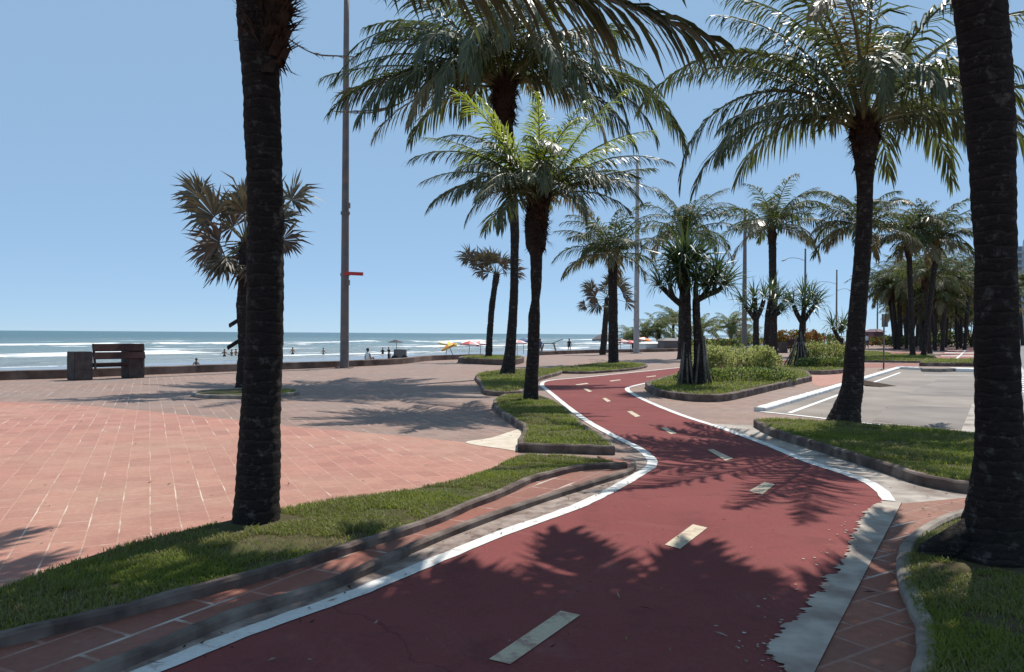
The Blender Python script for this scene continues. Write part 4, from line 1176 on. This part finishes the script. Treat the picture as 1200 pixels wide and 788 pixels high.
screw_pine('screw pine with a cone of prop roots beside the second yellow green hedge', DS,
           [(937, 433, 17), (938, 415, 10), (939, 395, 7.5), (941, 375, 7)],
           [[(941, 380, 6, 0), (934, 368, 5, 0), (930, 358, 5, 0)], [(941, 378, 6, 0), (949, 366, 5, 0), (955, 358, 5, 0)], [(941, 376, 6, 0), (942, 362, 5, .2), (942, 350, 5, .2)]],
           [(930, 356, 0, -.5, 0, .9, .8), (955, 357, 0, .5, 0, .9, .85), (942, 348, .2, 0, 0, 1, 1.0), (944, 360, -.4, 0, -.6, .8, .8), (950, 349, .3, .3, .3, 1, .85)], 16, 14, 0.75, 1.5, 40)
screw_pine('young bright screw pine at the right end of the second hedge', 44.0,
           [(986, 427, 8), (986, 410, 6), (985, 396, 6)],
           [[(985, 400, 5, 0), (979, 390, 4, 0), (976, 384, 4, 0)]],
           [(985, 391, 0, .1, 0, 1, 1.15), (976, 382, 0, -.3, 0, 1, .9), (988, 384, .3, .3, 0, 1, 1.0)], 17, 5, 0.4, .6, 36)


# ------------------------------------------------------------------ hedges and shrubs
def shrub(name, label, cat, c, rx, ry, h, n, ls, mats, wts, seed, z0=0.1, boxy=0.5, group=None):
    rng = random.Random(seed)
    t = thing(name, label, cat, (c.x, c.y, z0), group)
    sb = MB()
    for k in range(14):
        a = rng.uniform(0, 6.28); r_ = rng.random()**.5*.6
        p = Vector((math.cos(a)*rx*r_, math.sin(a)*ry*r_, 0))
        sb.tube([p - UP*.05, p*1.15 + UP*h*.5, p*1.3 + UP*h*.8], [.02, .014, .006], 5)
    sb.build('stem', M['twig'], t)
    mb = MB()
    for k in range(n):
        a = rng.uniform(0, 6.283); el = math.asin(rng.uniform(0, 1))
        ex = 1-boxy*.6
        cx = math.copysign(abs(math.cos(a))**ex, math.cos(a)); cy = math.copysign(abs(math.sin(a))**ex, math.sin(a))
        q = 1 - 0.45*rng.random()**2
        ce = math.cos(el)**(ex); se = math.sin(el)**(ex)
        p = Vector((cx*rx*ce*q, cy*ry*ce*q, h*se*q + 0.03))
        bmp = 1 + 0.16*noise.noise(p*1.9 + Vector((seed, 0, 0))) + 0.10*noise.noise(p*4.5)
        p = Vector((p.x*bmp, p.y*bmp, p.z*bmp))
        if noise.noise(p*3.1) < -0.42: continue
        d = (Vector((p.x/rx, p.y/ry, p.z/h*.8+.25)).normalized() + Vector((rng.uniform(-1, 1), rng.uniform(-1, 1), rng.uniform(-.6, 1)))*.8).normalized()
        s = d.cross(Vector((rng.uniform(-1, 1), rng.uniform(-1, 1), rng.uniform(-1, 1))))
        if s.length < .05: continue
        s.normalize(); l = ls*rng.uniform(.6, 1.3); w0 = l*.28
        x = rng.random(); m_ = 0
        for i, wt in enumerate(wts):
            if x < wt: m_ = i; break
            x -= wt
        mb.poly([p, p + d*l*.5 + s*w0, p + d*l, p + d*l*.5 - s*w0], m_)
    mb.build('foliage', [M[x] for x in mats], t)
    return t


c1 = G(863, 442)
shrub('hedge', 'clipped yellow green variegated hedge on the kerbed island behind the screw pine pair', 'hedge', G(858, 442), 1.45, 1.5, 0.93, 16000, 0.085, ['hedgey', 'hedgeg', 'hedged'], [.68, .25, .07], 1, 0.1, 0.9)
shrub('low_shrub', 'low green ground shrub spreading along the front of the first hedge', 'shrub', G(862, 452), 1.75, 0.6, 0.38, 6500, 0.07, ['hedgey', 'hedgeg', 'hedged'], [.16, .52, .32], 2)
c2 = G(964, 432.5)
shrub('hedge', 'second yellow green hedge beyond the brick path, beside the screw pine with prop roots', 'hedge', c2, 1.25, 1.3, 1.05, 7000, 0.10, ['hedgey', 'hedgeg', 'hedged', 'copper'], [.45, .33, .17, .05], 3)
shrub('low_shrub', 'low green ground shrub in front of the second hedge', 'shrub', G(968, 434.5), 1.2, .45, 0.42, 3000, 0.09, ['hedgey', 'hedgeg', 'hedged'], [.15, .55, .3], 4)
shrub('copper_shrub', 'orange red leaved shrub left of the prop root screw pine, beyond the hedges', 'shrub', G(924, 413.5), 1.3, 1.0, 1.75, 2600, 0.2, ['copper', 'hedgeg', 'hedged'], [.62, .2, .18], 5)
shrub('copper_shrub', 'orange red leaved shrub right of the prop root screw pine, beyond the hedges', 'shrub', G(947, 413.5), 1.1, 1.0, 1.75, 2400, 0.2, ['copper', 'hedgeg', 'hedged'], [.62, .2, .18], 6)
for k, (x, y, rx, h, lab) in enumerate(((1075, 406.5, 5, 1.3, 'low dark shrub mass under the left palms of the far grove'), (1112, 406, 3.5, 2.2, 'dark bush at the foot of the palms beside the red parking bays'), (1050, 404.5, 5, 1.5, 'low bush under the far palms left of the grove'),
                                        (1132, 403, 6, 2.5, 'dark bush mass closing the view behind the parking bays'), (832, 409, 3.2, .9, 'low green shrub behind the sea wall left of the pink tent'), (885, 408, 4, 1.0, 'long low shrub behind the sea wall below the screw pine heads'),
                                        (1035, 406, 4, 1.2, 'reddish low bush beside the far kiosk'), (962, 404.5, 3.5, 1.6, 'green bush beyond the second hedge'))):
    shrub('bush', lab, 'shrub', G(x, y), rx, rx*.6, h, 1800, 0.34, ['hedgeg', 'hedged', 'copper'], [.25, .65, .10] if k != 6 else [.2, .4, .4], 20+k, 0)

# ------------------------------------------------------------------ bench
def box_obj(name, lo, hi, mat, parent, M4=None, bev=0.012):
    bm = bmesh.new(); bmesh.ops.create_cube(bm, size=1)
    for v_ in bm.verts:
        v_.co = Vector(((lo[i]+hi[i])/2 + v_.co[i]*(hi[i]-lo[i]) for i in range(3)))
    if bev: bmesh.ops.bevel(bm, geom=bm.edges[:], offset=bev, segments=2, affect='EDGES')
    if M4 is not None: bm.transform(M4)
    me = bpy.data.meshes.new(name); bm.to_mesh(me); bm.free(); me.materials.append(mat)
    o = bpy.data.objects.new(name, me); C.objects.link(o); o.parent = parent
    return o


def bench(label, loc, rz, s=1.0):
    t = thing('park_bench', label, 'bench', loc, None, rz)
    t.scale = (s, s, s*1.06)
    box_obj('end_block', (0, 0, 0), (.56, .62, .86), M['benchc'], t, bev=.02)
    box_obj('end_block', (1.73, .15, 0), (2.28, .72, .86), M['benchc'], t, bev=.02)
    tilt = Matrix.Translation((0, .03, .64)) @ Matrix.Rotation(R(-14), 4, 'X')
    for k, (z0, z1) in enumerate(((-.02, .20), (.225, .46))):
        box_obj('back_plank', (.58, -.03, z0), (2.24, .02, z1), M['woodb'], t, tilt)
    for x in (.60, 2.14):
        box_obj('back_post', (x, .025, -.35), (x+.07, .075, .48), M['benchc'], t, tilt)
    for k in range(3):
        box_obj('seat_plank', (.57, .12+k*.16, .42), (1.74, .26+k*.16, .50), M['woodb'], t)
    box_obj('seat_beam', (.57, .30, .37), (1.72, .40, .415), M['benchc'], t)
    return t


bl = G(87, 446.4)
br_ = G(172, 443.2)
ang = math.atan2(br_.y-bl.y, br_.x-bl.x)
bench('heavy dark bench with two concrete end blocks, alone by the sea wall at the left', bl, ang, (br_-bl).length/2.28)
b2 = G(916, 414)
bench('distant dark bench between the screw pines and the orange red shrubs', b2, R(10), 1.0)


# ------------------------------------------------------------------ poles
def pole(label, x, y, h, rb, rt, mat, base_plate=True, group=None, bracket=False, arms=None, cat=None, name=None):
    p = G(x, y)
    t = thing(name or ('street_lamp' if arms else 'tall_pole'), label, cat or ('street lamp' if arms else 'pole'), p, group)
    mb = MB()
    zs = [0, .02, .5, 1.6] + [1.6+(h-1.6)*k/8 for k in range(1, 9)]
    mb.tube([Vector((0, 0, z)) for z in zs], [rb*1.02, rb, rb, rb*.96] + [rb*.96+(rt-rb*.96)*k/8 for k in range(1, 9)], 14)
    mb.build('pole', M[mat], t, True)
    if base_plate:
        fb = MB(); fb.box((-rb*1.7, -rb*1.7, -.01), (rb*1.7, rb*1.7, .03)); fb.build('base_plate', M['kerb'], t)
    cb_ = MB(); cb_.tube([UP*(h-.002), UP*(h+.06), UP*(h+.12)], [rt*1.25, rt*1.2, rt*.5], 12); cb_.build('cap', M[mat], t)
    if arms:
        for (side, ha, ln) in arms:
            ab = MB(); d = Vector((side, 0.25, 0)).normalized()
            ab.tube(cr([UP*ha, d*ln*.35 + UP*(ha+.45), d*ln*.75 + UP*(ha+.55), d*ln + UP*(ha+.25)], 5), .05, 6)
            a = ab.build('lamp_arm', M['polegrey'], t)
            l = MB(); l.tube([d*ln*.95 + UP*(ha+.28), d*(ln+.35) + UP*(ha+.12), d*(ln+.6)+UP*(ha+.02)], [.08, .13, .05], 8)
            l.build('lamp_head', M['polegrey'], a)
    return t


pa = pole('tall dark tapering pole with a red bracket, by the sea wall left of centre', 403.6, 431.5, 16.5, .19, .11, 'pole')
dA = G(403.6, 431.5)
rbm = MB(); q0 = PD(404, 320.5, dA.y-.15) - dA; q1 = PD(424, 321.5, dA.y-.45) - dA
Mx = Matrix.Translation(q0)
rbm.box((0, -.05, -.07), ((q1-q0).x, .05, .07), Mx @ Matrix.Rotation(R(2), 4, 'Y'))
rbm.build('bracket', M['red'], pa)
for z in (3.9, 6.5):
    cb = MB(); cb.tube([UP*z, UP*(z+.12)], .20, 14); cb.build('collar', M['pole'], pa)
for z in (6.75, 3.5):
    cb = MB(); cb.box((.1, -.24, z), (.24, -.10, z+.22)); cb.build('junction_box', M['pole'], pa)
pole('tall grey pole standing in front of the young palms, behind the full crowned palm', 745.6, 414.3, 15.5, .24, .12, 'polegrey')
pole('tall dark pole rising left of the open crowned palm beyond the hedge', 872, 408.8, 15.5, .30, .16, 'pole')
pole('slim far lamp post with one curved arm pointing left, past the hedges', 943, 404, 16, .22, .14, 'pole', arms=[(-1, 14.0, 3.2)])
pole('slim far lamp post with two curved arms, past the hedges', 980, 402, 15.5, .22, .14, 'pole', arms=[(-1, 12.5, 4.2), (1, 11.0, 3.2)])
pole('smallest and farthest lamp post, right of the leaning palm trunk', 1028, 400, 14.5, .24, .18, 'pole', arms=[(1, 10.5, 3.5)])
# thin sign post at the car park corner
sp = G(1035.5, 432.5); hp = (PD(1035.5, 368, sp.y)).z
t = thing('sign_post', 'thin dark post standing at the corner of the car park', 'post', sp)
mb = MB(); mb.tube([UP*-.02, UP*hp], .035, 10); mb.build('pole', M['pole'], t, True)
mb = MB(); Mx = Matrix.Translation(UP*(hp-.3)) @ Matrix.Rotation(R(100), 4, 'Z'); mb.box((-.22, -.052, -.3), (.22, -.036, .3), Mx); mb.build('sign_plate', M['pole'], t)


# ------------------------------------------------------------------ beach umbrellas, stalls
def umbrella(label, x, y, z, r, h, mats, tilt=0.0, grp=None, name='beach_umbrella', flat=.32):
    p = G(x, y, z)
    t = thing(name, label, 'umbrella', p, grp)
    r *= .85; h *= .88
    Mx = Matrix.Rotation(R(tilt), 4, 'Y')
    mb = MB(); mb.tube([Mx @ Vector((0, 0, -.1)), Mx @ Vector((0, 0, h))], .03, 8); mb.build('pole', M['wood'], t)
    cb = MB(); n = 16
    ap = cb.vert(Mx @ Vector((0, 0, h)))
    r1 = [cb.vert(Mx @ Vector((math.cos(6.2832*k/n)*r*.55, math.sin(6.2832*k/n)*r*.55, h-r*flat*.4))) for k in range(n)]
    r2 = [cb.vert(Mx @ Vector((math.cos(6.2832*k/n)*r, math.sin(6.2832*k/n)*r, h-r*flat*(1.0 if k % 2 else .94)))) for k in range(n)]
    r3 = [cb.vert(Mx @ Vector((math.cos(6.2832*k/n)*r, math.sin(6.2832*k/n)*r, h-r*flat*(1.0 if k % 2 else .94)-.16))) for k in range(n)]
    for k in range(n):
        j = (k+1) % n; m_ = (k//2) % len(mats)
        cb.face((ap, r1[k], r1[j]), m_); cb.face((r1[k], r2[k], r2[j], r1[j]), m_); cb.face((r2[k], r3[k], r3[j], r2[j]), (m_+1) % len(mats))
    cb.build('canopy', [M[x_] for x_ in mats], t)
    return t


ZB = -0.9
umbrella('pale yellow and white beach umbrella, leftmost of the cluster beyond the sea wall', 522, 419.5, ZB, 1.1, 1.9, ['yellowc', 'whitec'], 8)
umbrella('yellow and orange beach umbrella tilted open in the cluster beyond the sea wall', 533, 421, ZB, .95, 1.75, ['yellowc', 'orange'], -25)
umbrella('red and pink beach umbrella right of the tilted yellow one', 549, 419.5, ZB, 1.15, 1.9, ['pink', 'whitec', 'red'], 5)
umbrella('whitish beach umbrella left of the thin leaning fan palm', 563, 418.5, ZB, 1.15, 1.9, ['whitec', 'pink'], 0)
umbrella('pink and white beach umbrella seen between the two trunks in the middle', 606, 417.5, ZB, 1.2, 2.0, ['pink', 'whitec'], 0)
umbrella('dark blue beach umbrella half hidden by the trunk of the short bright palm', 613.5, 414, ZB, 1.2, 2.1, ['bluec'], 0)
umbrella('large grey thatched sunshade behind the small fan palm', 711, 416, -.75, 1.9, 2.9, ['thatch'], 0, None, 'thatched_sunshade', .55)
umbrella('red beach umbrella between the full crowned palm and the grey pole', 727, 412.5, -.75, 1.3, 1.9, ['red', 'whitec'], 0)
umbrella('dark red beach umbrella directly left of the grey pole', 739, 412, -.75, 1.2, 1.7, ['red'], 0)
umbrella('orange beach umbrella with white edge directly right of the grey pole', 752, 412, -.75, 1.4, 2.2, ['orange', 'orange', 'whitec'], 10)


def stall(label, x, y, z, wx, wy, h, mat, roof, name='kiosk', cat='kiosk', rz=.3):
    p = G(x, y, z); t = thing(name, label, cat, p, None, rz)
    box_obj('wall', (-wx/2, -wy/2, 0), (wx/2, wy/2, h), M[mat], t, bev=.03)
    box_obj('counter', (-wx/2+.1, -wy/2-.25, h*.45), (wx/2-.1, -wy/2-.003, h*.52), M['wood'], t, bev=.01)
    mb = MB(); hh = h+.003
    a = [(-wx/2-.25, -wy/2-.25, hh), (wx/2+.25, -wy/2-.25, hh), (wx/2+.25, wy/2+.25, hh), (-wx/2-.25, wy/2+.25, hh)]
    i = [mb.vert(q) for q in a]; j = [mb.vert((q[0]*.4, q[1]*.4, hh+h*.22)) for q in a]
    for k in range(4): mb.face((i[k], i[(k+1) % 4], j[(k+1) % 4], j[k]))
    mb.face(j); mb.face(i[::-1])
    mb.build('roof', M[roof], t)
    return t


stall('dark box shaped beach kiosk behind the sea wall, left of the screw pine trunks', 783, 413.5, -.75, 2.1, 1.6, 1.5, 'box', 'box')
stall('white beach tent behind the sea wall beside the orange umbrella', 763, 413, -.75, 2.6, 2.0, 1.1, 'whitec', 'whitec', 'beach_tent', 'tent')
stall('pinkish beach tent behind the sea wall right of the screw pine trunks', 842, 411, -.75, 2.4, 1.8, 1.4, 'pink', 'pink', 'beach_tent', 'tent')
stall('purple brown kiosk under the far palms, right of the leaning trunk', 1025, 404.5, 0, 2.2, 2.0, 2.2, 'purple', 'purple')
# black canopied cart on the sand
pc = G(469, 424.5, ZB); t = thing('beach_cart', 'dark vendor cart with a black umbrella canopy on the sand', 'cart', pc)
box_obj('body', (-.5, -.35, .3), (.5, .35, 1.05), M['box'], t, bev=.03)
for s in (-.42, .42):
    mb = MB(); mb.tube([Vector((s, -.42, .3)), Vector((s, -.37, .3))], .28, 16); mb.build('wheel', M['rubber'], t)
mb = MB(); mb.tube([Vector((-.3, 0, 1.0)), Vector((-.35, 0, 1.75))], .025, 6); mb.build('canopy_pole', M['wood'], t)
mb = MB(); n = 12; ap = mb.vert((-.4, 0, 1.85)); rg_ = [mb.vert((-.4+math.cos(6.283*k/n)*.75, math.sin(6.283*k/n)*.75, 1.6)) for k in range(n)]
for k in range(n): mb.face((ap, rg_[k], rg_[(k+1) % n]))
mb.build('canopy', M['blackc'], t)
mb = MB(); mb.tube([Vector((.5, 0, .95)), Vector((.8, 0, 1.1))], .02, 6); mb.build('handle', M['wood'], t)


# wooden frames on the sand near the gap in the wall
def frame_table(label, x, y, rz):
    t = thing('wooden_frame', label, 'frame', G(x, y, -.85), None, rz)
    tb = MB(); tb.box((-.75, -.3, 1.15), (.75, .3, 1.25)); tb.build('top', M['wood'], t)
    for sx_ in (-1, 1):
        for sy in (-1, 1):
            l = MB(); l.tube([Vector((sx_*.95, sy*.35, -.05)), Vector((sx_*.6, sy*.2, 1.2))], .05, 6); l.build('leg', M['wood'], t)
    d = MB(); d.tube([Vector((.3, 0, 1.2)), Vector((1.7, 0, 1.75))], .045, 6); d.build('handle_bar', M['wood'], t)
frame_table('dark wooden trestle with a slanting bar on the sand by the wall gap', 643, 414.8, .1)


# ------------------------------------------------------------------ people
def skin_body(joints, edges, name):
    me = bpy.data.meshes.new(name)
    me.from_pydata([j[0] for j in joints], edges, [])
    o = bpy.data.objects.new(name, me); C.objects.link(o)
    sk = o.modifiers.new('skin', 'SKIN')
    for i, j in enumerate(joints):
        me.skin_vertices[0].data[i].radius = (j[1], j[1] if len(j) < 3 else j[2])
    me.skin_vertices[0].data[0].use_root = True
    ss = o.modifiers.new('sub', 'SUBSURF'); ss.levels = 1; ss.render_levels = 1
    dg = bpy.context.evaluated_depsgraph_get(); dg.update()
    m2 = bpy.data.meshes.new_from_object(o.evaluated_get(dg))
    bpy.data.objects.remove(o)
    m2.name = name
    m2.materials.clear(); m2.materials.append(M['skin'])
    m2.polygons.foreach_set('use_smooth', [True]*len(m2.polygons))
    return m2


J_STAND = [((0, 0, .95), .14, .10), ((0, 0, 1.2), .125, .09), ((0, .01, 1.42), .14, .085), ((0, 0, 1.53), .05), ((0, -.01, 1.66), .085, .1), ((0, -.01, 1.74), .06, .07),
           ((.19, 0, 1.40), .055), ((.25, .02, 1.14), .042), ((.26, -.05, .90), .032), ((.27, -.07, .80), .036, .02), ((-.19, 0, 1.40), .055), ((-.27, .03, 1.15), .042), ((-.30, -.06, .92), .032), ((-.31, -.09, .82), .036, .02),
           ((.10, 0, .86), .10), ((.12, -.02, .50), .06), ((.12, .02, .08), .04), ((.13, -.12, .03), .035, .03), ((-.10, 0, .86), .10), ((-.13, -.04, .50), .06), ((-.14, .0, .08), .04), ((-.15, -.13, .03), .035, .03)]
E_ = [(0, 1), (1, 2), (2, 3), (3, 4), (4, 5), (2, 6), (6, 7), (7, 8), (8, 9), (2, 10), (10, 11), (11, 12), (12, 13), (0, 14), (14, 15), (15, 16), (16, 17), (0, 18), (18, 19), (19, 20), (20, 21)]
J_SIT = [(tuple(j[0]), *j[1:]) for j in J_STAND]
def shift(J, idx, f): return [((f(j[0])) if i in idx else j[0], *j[1:]) for i, j in enumerate(J)]
J_SIT = shift(J_SIT, range(14), lambda p: (p[0], p[1], p[2]-.80))
J_SIT[14] = ((.11, -.05, .12), .10); J_SIT[15] = ((.14, -.40, .34), .06); J_SIT[16] = ((.14, -.55, .05), .04); J_SIT[17] = ((.15, -.68, .03), .035, .03)
J_SIT[18] = ((-.11, -.05, .12), .10); J_SIT[19] = ((-.15, -.40, .36), .06); J_SIT[20] = ((-.15, -.57, .05), .04); J_SIT[21] = ((-.16, -.70, .03), .035, .03)
J_WADE = shift(J_STAND, (8, 9), lambda p: (p[0]+.18, p[1]-.1, p[2]+.25)); J_WADE = shift(J_WADE, (12, 13), lambda p: (p[0]-.18, p[1]-.1, p[2]+.2))
BODY = {'stand': skin_body(J_STAND, E_, 'person'), 'sit': skin_body(J_SIT, E_, 'person'), 'wade': skin_body(J_WADE, E_, 'person')}


def lathe(rows, n=14):
    mb = MB(); rings = []
    for (cx, cy, z, rx, ry) in rows:
        rings.append([mb.vert((cx+math.cos(6.2832*k/n)*rx, cy+math.sin(6.2832*k/n)*ry, z)) for k in range(n)])
    for a, b_ in zip(rings, rings[1:]):
        for k in range(n): mb.face((a[k], a[(k+1) % n], b_[(k+1) % n], b_[k]))
    mb.face(rings[0][::-1]); mb.face(rings[-1])
    return mb


def person(label, loc, pose, short='blackc', shirt=None, rz=0.0, s=1.0, grp=None):
    o = bpy.data.objects.new('person', BODY[pose]); C.objects.link(o)
    o.location = loc; o.rotation_euler = (0, 0, rz); o.scale = (s, s, s)
    tag(o, label, 'person', grp)
    dz = -.80 if pose == 'sit' else 0
    lathe([(0, .01, .78+dz, .19, .14), (0, .01, .88+dz, .20, .15), (0, 0, 1.0+dz, .165, .125)]).build('shorts', M[short], o, True)
    lathe([(0, .03, 1.62+dz, .095, .095), (0, .025, 1.70+dz, .105, .115), (0, .01, 1.77+dz, .085, .10), (0, .0, 1.81+dz, .03, .04)]).build('hair', M['hair'], o, True)
    if shirt:
        lathe([(0, 0, .98+dz, .175, .13), (0, 0, 1.2+dz, .165, .125), (0, .01, 1.40+dz, .205, .13), (0, .0, 1.49+dz, .10, .09)]).build('shirt', M[shirt], o, True)
    return o


def swimmer(label, x, y, dip, rz=0.0, grp='bathers standing in the surf', short='blackc', shirt=None):
    p = G(x, y, -1.6 + .25)
    person(label, (p.x, p.y, -1.6 - dip - (.5 if dip < .8 else 0)), 'wade', short, shirt, rz, 1.0, grp)


swimmer('bather in the surf, left one of three dark figures beside the fan palm trunk', 263, 415.5, .35, .4)
swimmer('bather in the surf, middle one of three dark figures beside the fan palm trunk', 271.5, 415, .45, -.5)
swimmer('bather in the surf, closest of three to the fan palm trunk', 276.5, 414.5, .4, 1.2)
swimmer('bather alone in the surf just right of the big left trunk', 343, 413.5, .3, .3)
swimmer('bather alone in the surf between the big left trunk and the dark pole', 379, 413.5, .35, .9)
swimmer('bather low in shallow water below the others, between the bench and the fan palm', 230, 429, .9, .2, short='bluec')
swimmer('left bather of two in the surf above the seated person, right of the dark pole', 448.5, 413.5, .3, .5, shirt='blackc')
swimmer('right bather of two in the surf, next to the dark vendor cart', 455.5, 412.5, .3, -.3)
pz = G(431, 424.5, ZB); person('person in pale shirt seated on the sand, right of the dark pole', (pz.x, pz.y, ZB), 'sit', 'bluec', 'whitec', 2.6, 1.15)
pz = G(456, 423.5, ZB); person('person in dark clothes seated on the sand beside the vendor cart', (pz.x, pz.y, ZB), 'sit', 'blackc', 'blackc', 2.0, 1.0)
pz = G(667, 413.8, -.85); person('dark clothed person standing on the sand right of the wooden trestle', (pz.x, pz.y, -.85), 'stand', 'blackc', 'blackc', 2.9, 1.0)
pz = G(633, 415.5, -.85); person('person in blue standing on the sand just right of the short palm trunk', (pz.x, pz.y, -.85), 'stand', 'bluec', 'bluec', .5, 1.0)
pz = G(964.5, 408.5); person('person in red shirt standing beyond the second hedge', (pz.x, pz.y, 0), 'stand', 'bluec', 'red', .4, 1.0)
pz = G(1016, 409.5); person('person in white shirt standing just right of the leaning palm trunk', (pz.x, pz.y, 0), 'stand', 'bluec', 'whitec', -.5, 1.0)


# ------------------------------------------------------------------ tower at the right edge, and a car on the road
pt = G(1214, 399.6)
t = thing('apartment_tower', 'pale blue grey apartment tower rising behind the thick right trunk', 'building', (pt.x, pt.y, 0), None, -R(31.5))
DT = pt.y; hT = PD(1195, 290, DT).z; W2 = 27*DT/FPX
fl_n = 14; fh = hT/fl_n
box_obj('wall', (-W2, -8, 0), (W2, 14, hT), M['bwall'], t, bev=0)
for k in range(1, fl_n):
    for j in range(4):
        x0 = -W2+W2*2*(j+.12)/4; x1 = -W2+W2*2*(j+.88)/4
        wb = MB(); wb.box((x0, -8.02, k*fh+fh*.28), (x1, -7.9, k*fh+fh*.9)); wo = wb.build('window', M['bglass'], t)
    sb = MB(); sb.box((-W2-.5, -8.9, k*fh-.12), (W2+.5, -8.003, k*fh+.12)); sb.build('balcony_slab', M['bwall'], t)
for j in range(7):
    y0 = -7+3*j
    wb = MB()
    for k in range(1, fl_n): wb.box((-W2-.06, y0+.3, k*fh+fh*.3), (-W2-.003, y0+2.3, k*fh+fh*.85))
    wb.build('window', M['bglass'], t)
rb = MB(); rb.box((-W2*.5, -3, hT+.003), (W2*.6, 8, hT+3)); rb.build('roof', M['bwall'], t)
# parked car
pcar = G(1194, 404)
t = thing('parked_car', 'white car on the road seen past the right side of the thick trunk', 'car', (pcar.x, pcar.y, 0.006), None, R(90-31.5))
prof = [(-2.1, .35), (-2.12, .75), (-1.95, .95), (-1.5, 1.0), (-.95, 1.42), (.55, 1.45), (1.15, 1.0), (1.95, .86), (2.12, .65), (2.1, .35)]
cbm = MB(); a = [cbm.vert((x, -.82 if z < 1.1 else -.66, z)) for x, z in prof]; b_ = [cbm.vert((x, .82 if z < 1.1 else .66, z)) for x, z in prof]
for k in range(len(prof)): j = (k+1) % len(prof); cbm.face((a[k], a[j], b_[j], b_[k]))
cbm.face(a[::-1]); cbm.face(b_)
cbm.build('body', M['car'], t)
for s in (-1, 1):
    gb = MB(); yy = s*.835
    gb.poly([Vector((-1.3, s*.80, 1.03)), Vector((1.0, s*.80, 1.03)), Vector((.5, s*.69, 1.36)), Vector((-.9, s*.69, 1.36))]); gb.build('window', M['bglass'], t)
    for x in (-1.3, 1.3):
        wb = MB(); wb.tube([Vector((x, s*.66, .32)), Vector((x, s*.86, .32))], .32, 16); wb.build('wheel', M['rubber'], t)
